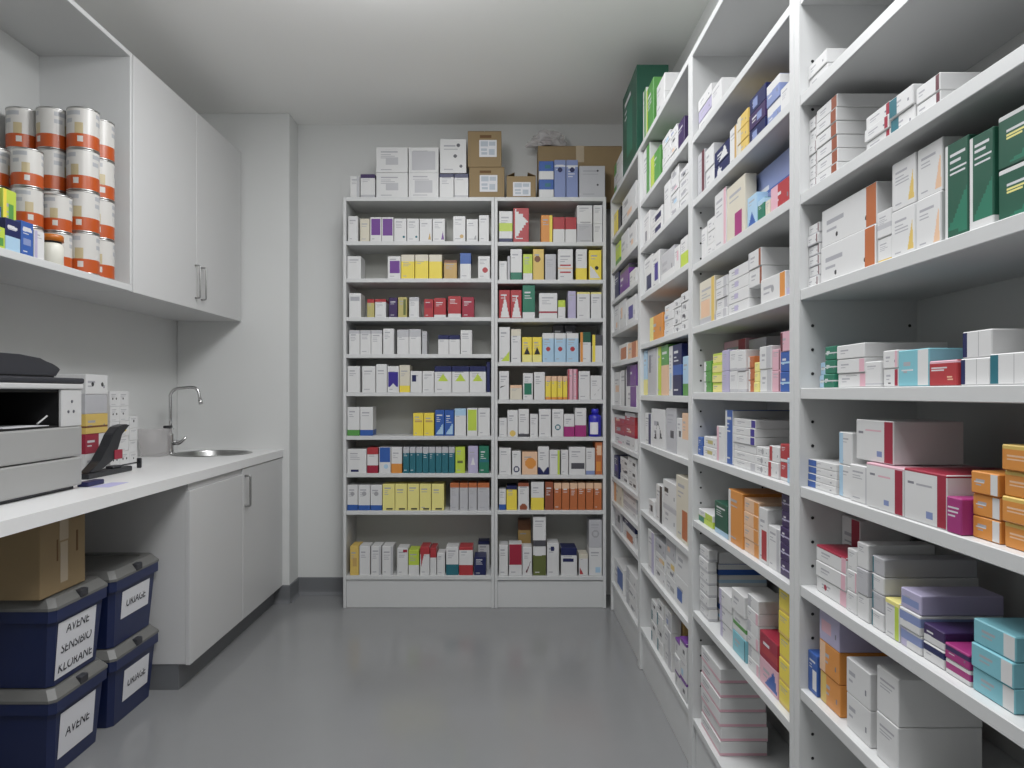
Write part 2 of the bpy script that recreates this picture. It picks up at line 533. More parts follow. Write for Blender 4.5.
RX, RXB = 0.61, 0.862
UN = {  # far end y, near end y, shelf tops
 1: (4.172, 3.2825, [2.15, 1.97, 1.79, 1.605, 1.43, 1.19, .975, .78, .64, .50, .17]),
 2: (3.2815, 2.3685, [2.128, 1.917, 1.70, 1.48, 1.25, 1.035, .73, .485, .195]),
 3: (2.3675, 1.5145, [2.10, 1.89, 1.68, 1.475, 1.262, 1.06, .845, .548, .195]),
 4: (1.5135, .588, [2.09, 1.88, 1.674, 1.475, 1.27, 1.066, .86, .645, .43, .195]),
}
UNAME = {1: 'far side-wall bay', 2: 'second side-wall bay', 3: 'third side-wall bay', 4: 'nearest side-wall bay'}
UTOP = {1: 2.385, 2: 2.385, 3: 2.385, 4: 2.385}
for k, (ya, yb, zs) in UN.items():
    lab = {1: 'white shelving unit on the side wall, in the corner against the rear bookcase', 2: 'white shelving unit on the side wall, second from the rear corner',
           3: 'white shelving unit on the side wall, third from the rear corner', 4: 'white shelving unit on the side wall, nearest, with large red banded cartons'}[k]
    shelving(lab, RX, RXB, yb, ya, zs, UTOP[k], 'right', True, holes=k in (3, 4), group='side-wall shelving units', th=.0225, pt=.025)

def zy(y): return EYE + (CY - y) / 171.0
BY = F / 171.0
LB = [zy(y) for y in (241, 278.3, 317, 354, 392.3, 436, 473.5, 511, 576)]
RB = [zy(y) for y in (241.7, 279.5, 318, 362, 399.7, 437, 475, 510.5, 576.5)]
BTOP = zy(197)
LX0, LX1, RX1 = -0.953, -0.068, 0.586
shelving('tall white bookcase of medicines, left one on the rear wall', LX0, LX1, BY, YB - .002, LB, BTOP, 'rear', True, group='rear bookcases', th=.023)
shelving('tall white bookcase of medicines, right one on the rear wall', LX1 + .0005, RX1, BY, YB - .002, RB, BTOP, 'rear', True, group='rear bookcases', th=.023)

# ------------------------------------------------------------------ contents of the rear bookcases
W = 'wh'
L_ITEMS = ['''
348 358 216|wh
360 369.5 218.5|cr
370 381.5 217|wh q:pu:.08,.26,.92,.94
381.7 393.5 217|wh q:pu:.06,.24,.94,.94
394 406.5 218.5|wh c:te:.8,.2,.1
407 419 218.5|wh c:te:.8,.2,.1
419.5 432 218.5|wh d:tn:.7,.08,.95,.08,.85,.4
432.5 445 218.5|wh d:pu:.7,.08,.95,.08,.85,.45
453 465.5 216|wh c:tn:.7,.2,.16
466.5 478 219|wh d:gy:.6,.08,.9,.08,.85,.3
479 489 215|wh
''', '''
347 361 256|wh
387.5 400.6 256|wh q:pu:.15,.24,.95,.8
401 414.5 254.5|ye t:cr:.72
415 428.4 254.5|ye t:cr:.74
429 442 254.5|ye t:cr:.72
444 457 260|tn t:br:.86
460 471 253|wh t:bl:.58
478 490 256|wh c:rd:.6,.38,.24
''', '''
349 361 293|wh q:ink:.1,.68,.9,.86
367 374.3 299|kh t:rd:.8
375 386 299|wh t:rd:.85
389 397.4 297.5|dp
398 407 297|kh q:ol:.6,.1,.9,.9
409 419 297|wh t:lg:.8
424 433.4 299|rd q:cm:.1,.5,.9,.8
434 446 298|rd b:wh:.12
448 461 296|rd b:wh:.16
462 474 297|cm
''', '''
349 359.8 330|wh t:lg:.86
360 370.8 330|wh t:lg:.86
371 382 330|wh t:lg:.86
383 394 328.5|wh
397 408.8 329.5|wh t:lg:.7
409 421 329|wh t:lg:.7
422 427 331|lg
438 448.8 335|wh t:nb:.78
449 460 335|wh t:nb:.78
460.5 472 330|wh
''', '''
347.5 360 366|wh
362 375.4 366|wh
376 387 364|wh
387.4 399 366|wh q:in:.05,.2,.95,.78 d:wh:.2,.2,.8,.2,.5,.34
399.4 410 365|cr b:ye:.24
410.4 422 371|wh q:nb:.12,.5,.5,.82
422.4 434 371|wh
434.4 451.6 366|wh t:nb:.79 d:lm:.18,.42,.82,.42,.5,.72
452 469 366|wh t:nb:.79 d:lm:.18,.42,.82,.42,.5,.72
469.4 486 366|wh t:nb:.79 d:lm:.18,.42,.82,.42,.5,.72
486.4 490 362|nb plain
''', '''
346.5 359.6 407|wh b:fg:.2
360 373 407|wh b:bl:.2
413 423.4 413|ye q:tn:.15,.6,.9,.68
423.8 434 413|ye q:tn:.15,.6,.9,.68
435 444.3 410|bl d:lb:.1,.05,.9,.05,.9,.5
444.6 454 410|bl d:lb:.1,.05,.9,.05,.9,.5
454.5 466 408.5|wh t:lb:.75
467 477.6 408|wh q:lm:.06,.18,.94,.95
478 490 408|wh
''', '''
347 366.5 449|wh q:nb:.18,.04,.6,.14
367 378 447.5|wh b:cm:.3 t:rd:.74
379 390.8 447|wh q:bl:.03,.42,.97,1 c:lb:.6,.25,.2
391.2 402 447|wh b:or:.36
403 409.2 447|te t:lg:.78
409.5 415.7 447|te t:lg:.78
416 422.2 447|te t:lg:.78
422.5 428.7 447|te t:lg:.78
429 435.2 447|te t:lg:.78
435.5 441.7 447|te t:lg:.78
442 448.2 447|te t:lg:.78
448.5 454.7 447|te t:lg:.78
455.3 465 447|lm q:ol:.2,.38,.8,.48
468 478 446|lv d:wh:.25,.3,.75,.3,.5,.6
479 489 446|gn m:te:.4,.5
''', '''
346.5 357.8 485|wh b:bl:.22 c:gy:.5,.66,.2
358.2 370 485|wh b:bl:.2 c:gy:.5,.66,.2
370.4 382 485|wh b:bl:.2 c:gy:.5,.66,.2
382.5 394.7 484|py q:bk:.3,.02,.85,.08
395.1 407 484|py q:bk:.3,.02,.85,.08
407.4 419.1 484|py q:bk:.3,.02,.85,.08
419.5 431.1 484|py q:bk:.3,.02,.85,.08
431.5 444 484|py q:bk:.3,.02,.85,.08
450 459 483|lg t:do:.84
459.4 468 483|lg t:do:.84
468.4 477 483|lg t:do:.84
477.4 489.5 483|lg t:do:.84
''', '''
350 358.8 546|go q:tn:.3,.3,.8,.6
359.2 370 546|wh
371 381 546|wh R:lg:.8
382 393 546|wh R:lg:.8
397 408 548|wh q:cm:.55,.85,.95,.95
408.4 419 550|lm m:wh:.0,.4
420 429.6 547|wh t:rd:.75 d:rd:.1,.3,.4,.75,.05,.75
430 436.4 548|wh t:rd:.65
437 445 553|wh
446 458.6 547|wh b:te:.38
459 473 547|wh b:rd:.36 t:rd:.9
474 486 557|nb
478 489.5 541 s=.16 D=.09|wh t:nb:.88
''']
R_ITEMS = ['''
499 512.6 211|wh m:lm:.35,.62 b:nb:.12
513.2 529 208|rd d:wh:.1,.1,.1,.98,.95,.62
541 552.6 215|or R:ye:.75
553 564.8 217|wh t:rd:.52
565.2 576.6 217|wh t:rd:.52
577 592.6 205 n=2|lg q:gy:.2,.04,.9,.1/wh q:gy:.2,.04,.9,.1
593.4 602.4 205 n=2|wh/wh
''', '''
499 507 261|wh
507.4 510 256|lg plain
510.4 522 249|wh b:gn:.24
523 532.6 254|lm b:wh:.25
533 544 249|go c:br:.4,.68,.3
545 556 254|lg
558 573 249|wh m:pe:.35,.4 q:rd:.12,.22,.88,.27 q:rd:.12,.45,.88,.5
576 587 249|wh b:ye:.38
589 601.5 250|ye d:wh:.05,.05,.95,.05,.05,.5 c:bk:.62,.4,.16
''', '''
499 510 290|rd d:wh:.1,.02,.98,.02,.55,.8
510.4 521.6 290|rd d:wh:.1,.02,.98,.02,.55,.8
522.5 535 284|gn b:wh:.18
539 557.4 293|wh m:cm:.2,.27
558 565.4 300|wh t:lm:.62
568 576 291|lv
577 590 292|wh t:py:.94
591 601.6 292|wh t:py:.94
''', '''
499 510 327|wh d:lm:.2,.02,.98,.02,.98,.3
511 521 329|wh t:cr:.8
522 532 337|ye b:py:.28 d:bk:.15,.3,.85,.3,.5,.6
532.4 542 337|ye b:py:.28 d:bk:.15,.3,.85,.3,.5,.6
542.4 554 333 D=.08|lb t:wh:.82 c:rd:.5,.45,.2
554.4 566 333 D=.08|lb t:wh:.82 c:rd:.5,.45,.2
566.4 578.6 333 D=.08|lb t:wh:.82 c:rd:.5,.45,.2
553 563.8 324 s=.12 D=.1|dg
564.6 576 324 s=.12 D=.1|dg
580 591 332|wh t:dn:.66 L:or:.25
592 602.4 334.5|wh t:dg:.6 L:ye:.3
''', '''
499 509 371|wh d:bk:.1,.4,.7,.5,.15,.46
510 522 385|cr t:pe:.8
523 533 373|wh q:gn:.1,.18,.9,.62
534 545 372|wh
545.4 551 376|ye t:pe:.8 b:or:.1
551.3 557 376|ye t:pe:.8 b:or:.1
557.3 562.6 376|ye t:pe:.8 b:or:.1
562.9 567.4 376|ye t:pe:.8 b:or:.1
567.8 572.8 369|pk L:rd:.3
573.2 578 369|pk R:cm:.7
578.6 590 371|wh
590.4 602 375.5|wh d:gy:.2,.1,.9,.5,.3,.16
''', '''
499 507 418|wh
507.4 518 410|wh c:go:.5,.12,.3
518.4 529 409|wh b:dg:.1
530 538 414|wh
539 551 409|wh
552 563.6 409|wh g:te:.5,.34,.26
564 574.6 414|wh b:mg:.45
575 586.4 408|wh b:mg:.4
''', '''
499 511 448|wh
512 521 451|wh g:nb:.5,.22,.36
522 537.6 452|pe c:or:.55,.5,.36
538 549 446.5|wh b:nb:.26 d:wh:.15,.26,.85,.26,.5,.08
549.4 560 450|wh R:lm:.78
561 568.4 450|wh
569 585.6 447|wh q:dg:.12,.2,.95,.42
586 595 448|wh b:pb:.14
595.4 602.4 442|do q:or:.1,.1,.8,.4 q:pe:.2,.6,.9,.9
''', '''
499 506 489|wh b:bl:.26
506.4 517 486|ye t:nb:.86
518 529 483|wh t:ro:.88 c:ro:.5,.08,.36
531 544 482|wh b:ye:.44
545 553.4 482|ro
554 561.6 483|do t:pe:.8
562 569.6 483|do t:pe:.8
570 577.6 483|do t:pe:.8
578 585.6 483|do t:pe:.8
586 593.6 483|do t:pe:.8
594 601.8 483|do t:pe:.8
''', '''
499 508 545|wh
509 522 544|wh q:cm:.0,.34,1,1
522.4 532 547|wh d:mr:.3,.1,.9,.5,.5,.1
533 546 517 n=2 D=.1|ol t:wh:.7/wh b:dg:.2
518 531 520 s=.15 D=.09|tn t:br:.8
547 559 543|wh q:nb:.3,.76,.6,.9
561 577 548|wh t:nb:.74 q:nb:.1,.5,.8,.62
579 588 554|wh t:cr:.8 d:rd:.05,.05,.5,.05,.05,.4
589 602 520 n=2|wh q:lb:.5,.1,.9,.3/lg g:gy:.5,.5,.3
''']
SH = ['top', 'second', 'third', 'fourth', 'fifth', 'sixth', 'seventh', 'eighth', 'ninth', 'tenth', 'eleventh', 'twelfth']
def shelf_name(i, n):
    return 'bottom shelf' if i == n - 1 else SH[i] + ' shelf'
for i, t in enumerate(L_ITEMS):
    fill_shelf(read_items(t), 'rear', BY + .004, LB[i], (BTOP if i == 0 else LB[i - 1]) - .024, LX0 + .018, LX1 - .018,
               shelf_name(i, 9) + ', left rear bookcase', 'cartons in the left rear bookcase', .125, 10 + i)
for i, t in enumerate(R_ITEMS):
    fill_shelf(read_items(t), 'rear', BY + .004, RB[i], (BTOP if i == 0 else RB[i - 1]) - .024, LX1 + .018, RX1 - .018,
               shelf_name(i, 9) + ', right rear bookcase', 'cartons in the right rear bookcase', .125, 30 + i)
# ultramarine bottle on the sixth shelf
yb_ = BY + .045
bt = thing('medicine_bottle', 'ultramarine bottle with white label and blue cap, sixth shelf, right rear bookcase', 'bottle', ((595 - CX) * yb_ / F, yb_, RB[5] + .0005))
lathe('bottle_body', [(0, 0), (.036, 0), (.0385, .003), (.0385, .118), (.034, .126), (.018, .132), (.018, .138), (0, .138)], M_bot, bt)
lathe('cap', [(0.0185, .1335), (.0215, .134), (.0215, .16), (.019, .163), (0, .163)], mat('bottle_cap_blue', '3434b8', rough=.3), bt)
bm = bmesh.new(); prev = None
for k in range(9):
    a = R(-145) + R(75) * k / 8
    v = [bm.verts.new((.0391 * math.cos(a), .0391 * math.sin(a), z)) for z in (.015, .085)]
    if prev: bm.faces.new((prev[0], v[0], v[1], prev[1]))
    prev = v
finish('bottle_label', bm, M_paper, bt)['label'] = 'white paper label'

# ------------------------------------------------------------------ contents of the side wall
U4 = {2: '''
803 826 60 n=2|wh/wh
''', 3: '''
803.5 815 119 n=6 D=.13|wh R:mr:.92
815.6 836 102 n=6 D=.14|wh R:ro:.74
864 888 109 n=3 D=.12|wh R:cm:.86
888.6 913 92 n=2 D=.12|wh L:te:.34
914 938 80 n=2 D=.12|wh R:mr:.85
''', 4: '''
804 818 225 n=6 D=.12|wh R:mr:.9 b:lg:.1
819.5 874 196 n=2 D=.115|wh R:do:.84 c:bk:.3,.2,.022 c:bk:.84,.24,.022 R:do:.84
874.6 889 210 n=2 D=.12|wh b:go:.16/wh m:lg:.3,.5
890 914 158 n=2 D=.11|wh d:go:.7,.1,.96,.1,.9,.7
914.6 940 143 n=2 D=.11|wh d:pe:.72,.06,.98,.06,.94,.75
944 968 140 D=.12|dn L:wh:.12 x:pw:.22,.86,.9,.89 x:pw:.22,.79,.7,.82 x:pw:.22,.72,.95,.74 x:pw:.22,.67,.9,.69 d:gn:.14,.1,.98,.05,.98,.5 plain
969 994 132 D=.12|dn L:wh:.14 b:wh:.1 x:pw:.22,.88,.85,.91 x:pw:.22,.82,.7,.85 x:pw:.22,.75,.95,.77 x:pw:.22,.69,.9,.71 d:gn:.14,.12,.98,.1,.98,.5 plain
995.5 1058 101 n=2 D=.13|dn T:wh: t:wh:.93 x:pw:.14,.66,.72,.71 x:py:.14,.58,.5,.62 x:py:.14,.52,.42,.56 d:gn:.2,.05,.98,.05,.98,.5 plain
''', 5: '''
811 823.5 362 n=2 s=.03 D=.12|lb m:wh:.42,.56
824 835 346 n=3 D=.13|gn m:pw:.45,.55
836 864 344 n=3 D=.15|wh R:pk:.8 q:gy:.3,.84,.7,.9/wh R:pk:.82/wh
865 881 361 D=.13|wh m:lg:.06,.12
882 897 350 n=2 D=.12|wh R:cm:.78 q:bk:.3,.12,.5,.2/wh R:pk:.84
898 929 349 D=.14|cy R:wh:.66 x:pw:.1,.42,.5,.46
929.6 958 360 D=.07|rd t:pk:.92 x:pw:.06,.7,.66,.76 x:pw:.06,.6,.55,.66 x:pe:.66,.3,.85,.36 x:pe:.68,.2,.88,.25 plain
959 989 330 n=2 D=.16|wh L:nb:.16 x:gy:.56,.0,.58,1 plain
990 1036 352 D=.16|wh L:te:.2 x:gy:.56,.0,.575,1 plain
''', 6: '''
804 836 461 n=4 D=.1|wh L:bl:.3
838 851.5 432 n=2 D=.12|wh L:lb:.3
852 870 465 s=.01 D=.12|wh R:lg:.9
870.6 908.4 465 s=.006 D=.14|wh R:cm:.8 x:inkd:.1,.74,.25,.79 x:pk:.34,.73,.68,.77 q:pb:.5,.12,.64,.24 t:pk:.965 plain
909 952.6 471 s=.006 D=.14|wh R:cm:.8 x:inkd:.08,.72,.24,.77 x:ink:.3,.71,.68,.75 q:pb:.54,.1,.7,.24 t:cm:.965 plain
856 893.4 420 s=.014 up=.0765 D=.115|wh R:cm:.78 x:inkd:.06,.66,.2,.72 x:pk:.26,.74,.7,.78 q:pb:.58,.12,.72,.26 plain
953.2 969 497 D=.05 s=.004|mg x:pw:.06,.7,.86,.75 x:pw:.06,.58,.8,.63 x:pw:.06,.46,.6,.51 plain
970 998 472 n=3 D=.09|or R:wh:.74 x:pw:.1,.5,.5,.56
1001.5 1052 446 n=4 D=.12|or x:pe:.1,.54,.6,.62 x:pe:.1,.4,.5,.46 t:go:.86 plain
''', 7: '''
815 845 551 n=3 D=.07|wh R:pk:.8 c:cm:.3,.5,.05/wh R:pk:.86/wh t:cm:.9 R:pk:.86
846 856 549 n=3 D=.06|wh/wh R:pk:.85/wh
838 860 517 s=.085 D=.1|wh R:cm:.55
856.6 868 543 n=3 D=.12|wh/lg/wh
870 882.5 557 n=4 D=.16|wh L:te:.12/lg L:te:.12
884 898.5 600 D=.06|wh R:lm:.7 t:py:.9
899 920 591 n=3 D=.13|wh L:lv:.3 m:pb:.4,.9/wh m:pb:.4,.9/lv q:pb:.05,.2,.9,.6
920.6 942 627 n=2 D=.13|wh m:nb:.55,.95/dp m:wh:.0,.4
943 968 648 n=2 D=.13|wh m:mg:.3,.8/mg m:dp:.55,.9
969.5 1012 627 n=3 D=.13|cy R:wh:.74 T:cy:
''', 8: '''
804 817 651 D=.1|bl q:wh:.5,.1,.95,.6
818 838 609 n=3 D=.16|or L:go:.3/or L:pe:.3/lv q:pk:.1,.3,.6,.7
845 869 665 n=2 D=.14|wh/wh
875 897 672 n=2 D=.14|wh
'''}
U3 = {1: '''
698 711 92 n=3|wh/lv
712 722 84|wh
''', 2: '''
698 704.6 152|lg R:mr:.6
705 713 147 n=2|wh
713.5 728.4 145 n=2 D=.11|nb d:wh:.1,.1,.6,.1,.3,.9/nb d:wh:.3,.1,.9,.1,.7,.9
730 737 127|wh R:tn:.7
737.4 748 113 n=3|go L:cr:.35
749 765 91 n=3|nb q:pb:.2,.2,.5,.8/dp q:pb:.5,.2,.8,.7
766 779 80 n=2|pb t:wh:.6
780 791 84|wh
''', 3: '''
701 706 228|wh
706.4 714 218 n=3|wh
715 726.4 191|wh R:pk:.8
727 745 181|cr q:mg:.45,.02,.85,.45
747 756.4 195 D=.03|lb d:bl:.1,.1,.9,.1,.5,.5
757 764 199 D=.03|gn t:lb:.8
765 769.6 200 D=.03|cr
770 791 181 D=.03|rd L:pk:.35
748 793 163 s=.052 D=.15|pb m:bl:.55,.6
''', 4: '''
700 715 279|cr b:lg:.14 R:go:.8 q:pe:.1,.16,.7,.55
716 726.6 277 n=4|wh R:lg:.7
727 747 265 n=4|wh q:lv:.3,.3,.5,.8
748 785.4 278 D=.1|wh R:or:.8 c:gy:.5,.5,.06
748 775 246 n=2 up=.0545 D=.13|wh R:ro:.84/wh R:ro:.84 L:lg:.08
786 791 287|lv
''', 5: '''
704 711 361 n=3|fg L:wh:.3
711.5 721.6 353 n=4|py t:lm:.8
722 728.8 350 n=2|lv
729.2 737 350 n=2|wh b:lg:.12
737.4 746 350 n=2|wh b:lg:.12
723 746 340 s=.1 D=.1 |pk R:cm:.7
747 753 356 n=3|do L:wh:.3
753.4 758 362 n=3|py
758.4 770 346 n=2|wh R:lg:.6
748 766 338 s=.11 D=.1|wh t:lg:.8
771 779 349 n=2|pk R:mr:.86
779.4 791 331 n=3 D=.13|bl m:lb:.4,.5/bl m:lb:.4,.5/pk L:mr:.2
''', 6: '''
698 702.6 437 n=2|bl
703 716 437 n=2|wh q:kh:.3,.3,.7,.7
717 724.6 426|wh L:pk:.3
725 732.6 410 D=.2|bl T:bl: L:wh:.25 S:wh:
733 754.4 419 n=6 D=.13|wh R:lg:.8/wh/wh/wh R:in:.82/wh R:in:.82/wh R:in:.82
755 767 447 n=3|wh c:gy:.5,.5,.1
767.4 777.6 446 n=2|wh L:rd:.3
778 787 444 n=2|rd b:wh:.16
787.4 792 458|lb
''', 7: '''
698 712 512 n=2|lm L:gn:.4/wh R:lm:.5
715 728 503|dn b:lb:.15
728.6 743 491|or L:wh:.16
743.6 758 500 n=4|pe R:or:.7
758.6 767 508|wh q:rd:.3,.05,.95,.6
767.6 779 527|wh R:lg:.75
779.6 790.6 493 n=5|dp m:lv:.4,.5
''', 8: '''
699 707.6 547 n=6 D=.11|wh b:lg:.2
708.4 718 549 n=6 D=.15 s=.05|wh m:lb:.3,.6/bl t:wh:.5/wh
719 731 592 n=3 D=.1|wh L:lv:.2
731.6 744.6 592 n=3 D=.1|cy R:te:.9/wh m:fg:.3,.5/wh
747 758 597 n=6 D=.12|wh R:pk:.8/wh L:lg:.3
759 777 637 n=2 D=.1|pk d:bl:.3,.1,.98,.1,.8,.9/cm m:rd:.2,.5
778 788.6 583 n=5|ye b:go:.12
''', 9: '''
701 720 657 n=6 D=.14|wh b:pk:.2
'''}
U2 = {0: '''
641 650 149|wh R:fg:.5
650.5 660 152|fg L:lm:.4
662 676.6 128 n=4|wh
677 684.6 121|dp L:wh:.2
''', 1: '''
643 650 214|wh
650.5 662 211 n=2|wh q:nb:.4,.2,.9,.7
664 670 182|wh
670.5 688 167 n=4|wh q:ink:.2,.3,.7,.6
''', 2: '''
644 652 257|wh q:nb:.3,.1,.9,.5
652.5 659.6 252|wh q:in:.3,.2,.8,.7
661 674 250|lg b:wh:.3
674.5 680 246|wh
681 688 237|wh b:lm:.5
''', 3: '''
650 663 315|or L:py:.3
664 673 304 n=4|wh
673.5 688 292 n=4|wh c:dg:.5,.4,.08
''', 4: '''
640.6 647 350|lb b:py:.35
647.6 656 346|lg
656.5 660.6 344|lm L:wh:.4
661 668 344|fg b:pe:.6
668.5 672.4 346|wh
673 682 344|nb m:bl:.4,.6
682.4 688 356|lb b:fg:.3
''', 5: '''
645 651 413|wh R:nb:.6
651.5 665 409|wh d:bk:.2,.2,.8,.25,.5,.7 c:wh:.5,.36,.14
666 676 408|lg
676.5 682 418|wh
682.5 688.4 413|pe b:wh:.4
''', 6: '''
649 654 500|wh q:bk:.4,.3,.8,.7
656 662 485|wh R:bk:.6
662.5 676 482 n=2|wh t:lg:.8/wh q:bk:.1,.5,.4,.7
676.5 688.4 477|cr q:do:.5,.05,.95,.5
''', 7: '''
648 654 531|wh R:lv:.6
655 675 541 n=3|wh/wh q:go:.5,.5,.9,.8/lg
675.5 688.6 546 n=2|wh q:bl:.1,.2,.5,.6/wh
''', 8: '''
651 663 602 n=4|wh L:te:.2/wh q:bk:.4,.4,.7,.7
664 670.6 610 n=3|wh R:lg:.6
671.5 683.6 604 s=.06 D=.12|tn
677 689 640 n=3 D=.045 s=.004|wh t:pu:.85/wh
'''}
U1 = {0: '''
611 617.6 215|ye b:tn:.15
618 620.6 208|bk plain
622 635.6 191 n=2|wh
''', 1: '''
615.6 620 243|lm b:fg:.3
621 628 232|wh
628.5 636 224|wh
''', 2: '''
612.6 619 271|nb L:wh:.2
620 629 268|pu t:dg:.86
629.5 635.6 270|wh
''', 3: '''
611.6 619 300|wh
619.5 626 298|wh
627 636 297|wh q:in:.2,.2,.7,.7
''', 4: '''
619 627 344|wh q:do:.2,.1,.9,.8
627.5 636 342|pe R:do:.5
''', 5: '''
613.6 620 372|wh q:pe:.2,.4,.8,.6
620.5 626 370|wh R:dg:.7
626.5 636.4 364 n=2|wh R:pu:.4/pu L:dp:.4
''', 6: '''
613 635 411 n=3|wh/rd b:cm:.2/rd t:wh:.7
''', 7: '''
611.6 618.6 455|nb q:in:.2,.3,.8,.6
620 636 458 n=3|wh q:bk:.6,.3,.9,.6
''', 8: '''
613 622 484|cr L:or:.3
623 636 484 n=2|wh t:lg:.6
''', 9: '''
615 621 506|lg
622.6 635 514 n=2|wh q:do:.3,.1,.8,.8/nb b:wh:.3
''', 10: '''
611.6 623 562|wh q:bl:.35,.15,.95,.85
626 636 572 n=3|wh L:lg:.3
'''}
def clutter(items, seed):
    rr = random.Random(seed * 7 + 1); out = []
    for it in items:
        parts = [it]
        w = it['x1'] - it['x0']
        if it['n'] >= 3 and w > 10.5:
            m = it['x0'] + w * rr.uniform(.42, .58)
            h = rr.choice((0, 0, 4, 7))
            a, b = dict(it), dict(it)
            a['x1'], b['x0'] = m - .3, m + .3
            a['yt'] += h
            parts = [a, b]
        for p in parts:
            if p['style'].split('/')[0].strip() in ('wh', 'lg') or p['n'] > 2:
                ss = []
                for st in [q.strip() for q in p['style'].split('/')] * (p['n'] if '/' not in p['style'] else 1):
                    u = rr.uniform(.1, .5); v = rr.uniform(.1, .5)
                    if 'plain' not in st and rr.random() < .7:
                        st += f" x:{rr.choice(['inkd', 'pb', 'gy', 'dg', 'pe', 'pk', 'lb'])}:{u:.2f},{v:.2f},{u + rr.uniform(.2, .4):.2f},{v + rr.uniform(.15, .4):.2f}"
                    ss.append(st)
                p['style'] = '/'.join(ss)
        out += parts
    return out
for u, spec in ((4, U4), (3, U3), (2, U2), (1, U1)):
    ya, yb, zs = UN[u]
    for i, t in spec.items():
        if u > 2: i -= 1
        zmax = (UTOP[u] if i == 0 else zs[i - 1]) - .0235
        fill_shelf(clutter(read_items(t), 100 * u + i) if u < 3 else read_items(t), 'right', RX + .003, zs[i], zmax, yb + .025, ya - .025,
                   shelf_name(i, len(zs)) + ', ' + UNAME[u], 'boxes in the ' + UNAME[u], .13 if u > 2 else .12, 100 * u + i)
# on top of the two farther side-wall units
fill_shelf(read_items('''
612 621.6 160 n=3|wh L:fg:.3/wh
623 637 82|dn q:gn:.3,.2,.7,.8
'''), 'right', RX + .003, UTOP[1], 9, UN[1][1] + .01, UN[1][0] - .01, 'on top of the far side-wall bay', 'boxes on the side-wall units', .14, 501)
fill_shelf(read_items('''
641 646 92|wh R:fg:.4
646.5 653.6 84|fg L:lm:.2
656 664 80 n=2|wh
'''), 'right', RX + .003, UTOP[2], 9, UN[2][1] + .01, UN[2][0] - .01, 'on top of second side-wall bay', 'boxes on the side-wall units', .14, 502)

# ------------------------------------------------------------------ on top of the rear bookcases
fill_shelf(read_items('''
350 359.6 176|wh R:lg:.7
360.4 375 174|wh t:dp:.84 b:lg:.12
376 407.8 147 n=2 D=.18|wh q:lg:.3,.3,.7,.6/wh q:lg:.3,.3,.7,.6
408.4 438.6 147 n=2 D=.18|wh q:lg:.2,.2,.8,.7/wh q:lg:.1,.1,.9,.85
439.4 453.8 173.6 D=.15|wh t:nb:.86
454.2 468.4 173.6 D=.15|wh t:nb:.84 b:lg:.1
440 466.4 139 up=.1445 D=.14|wh c:dg:.7,.82,.07 c:dg:.58,.5,.07 c:dg:.8,.2,.06
539 553.8 161 n=2 D=.09 s=.01|wh t:bl:.45 q:te:.4,.6,.8,.8/wh t:bl:.45 q:te:.4,.6,.8,.8
554.2 565.8 160 D=.09 s=.01|pb c:nb:.5,.74,.22 m:pw:.82,.86
566.2 578 160 D=.09 s=.01|pb c:nb:.5,.74,.22 m:pw:.82,.86
579 605 166 D=.09 s=.01|lg c:dg:.72,.85,.04 c:dg:.72,.4,.04
'''), 'rear', BY + .004, BTOP, 9, LX0, RX1 + .02, 'on top of rear bookcases', 'boxes on the rear bookcases', .15, 600)

def cardboard(label, w, d, h, loc, rz=0, lab=None, flaps=None, tape=True, marks=None):
    """front faces local -y; lab = (u0, v0, u1, v1) of a paper label on the front."""
    t = thing('cardboard_box', label, 'cardboard box', loc, rz)
    box('box_body', -w / 2, w / 2, 0, d, 0, h, M_kraft, t, bev=.003, seg=2)
    fw = w / 2 - .002
    if flaps == 'open':
        for s in (-1, 1):
            bm = bmesh.new()
            a = R(22)
            p = [(s * w / 2, 0), (s * (w / 2 - fw * .98 * math.cos(a) * .62), fw * .62 * math.sin(a))]
            vs = []
            for y in (.004, d - .004):
                for (x, z) in p:
                    for dz in (0.0006, .0036): vs.append(bm.verts.new((x, y, h + z + dz)))
            for q in ((0, 1, 3, 2), (4, 6, 7, 5), (0, 4, 5, 1), (2, 3, 7, 6), (0, 2, 6, 4), (1, 5, 7, 3)):
                bm.faces.new([vs[k] for k in q])
            finish('flap', bm, M_kraftd, t)
    else:
        for s in (-1, 1):
            box('flap', s * .0012, s * (w / 2 - .001), .001, d - .001, h + .0004, h + .0034, M_kraft, t, bev=.0008)
    if tape:
        bm = bmesh.new()
        zt = h + (.0039 if flaps != 'open' else .0)
        if flaps != 'open':
            add_box(bm, -.024, .024, -.0004, d + .0004, zt, zt + .0004)
        add_box(bm, -.024, .024, -.0008, -.0003, h * .72, zt + .0004)
        finish('tape', bm, M_tape, t)
    if lab:
        u0, v0, u1, v1 = lab
        x0, x1, z0, z1 = -w / 2 + u0 * w, -w / 2 + u1 * w, v0 * h, v1 * h
        bm = bmesh.new()
        add_box(bm, x0, x1, -.0016, -.0006, z0, z1)
        lb = finish('shipping_label', bm, M_paper, t)
        lb['label'] = 'white shipping label'
        bm = bmesh.new(); q = random.Random(int(w * 1000))
        for (a, b, c, dd) in ((.08, .62, .5, .92), (.56, .66, .92, .9), (.1, .36, .44, .5), (.12, .14, .46, .28), (.55, .12, .88, .46)):
            add_box(bm, x0 + a * (x1 - x0), x0 + c * (x1 - x0), -.0019, -.0016, z0 + b * (z1 - z0), z0 + dd * (z1 - z0))
        finish('printed_block', bm, mat('label_print', 'b4bcc6', rough=.6), lb)
    if marks:
        for (u0, v0, u1, v1) in marks:
            box('printed_mark', -w / 2 + u0 * w, -w / 2 + u1 * w, -.0008, -.0003, v0 * h, v1 * h, mat('kraft_print', '6e5236', rough=.85), t)
    return t
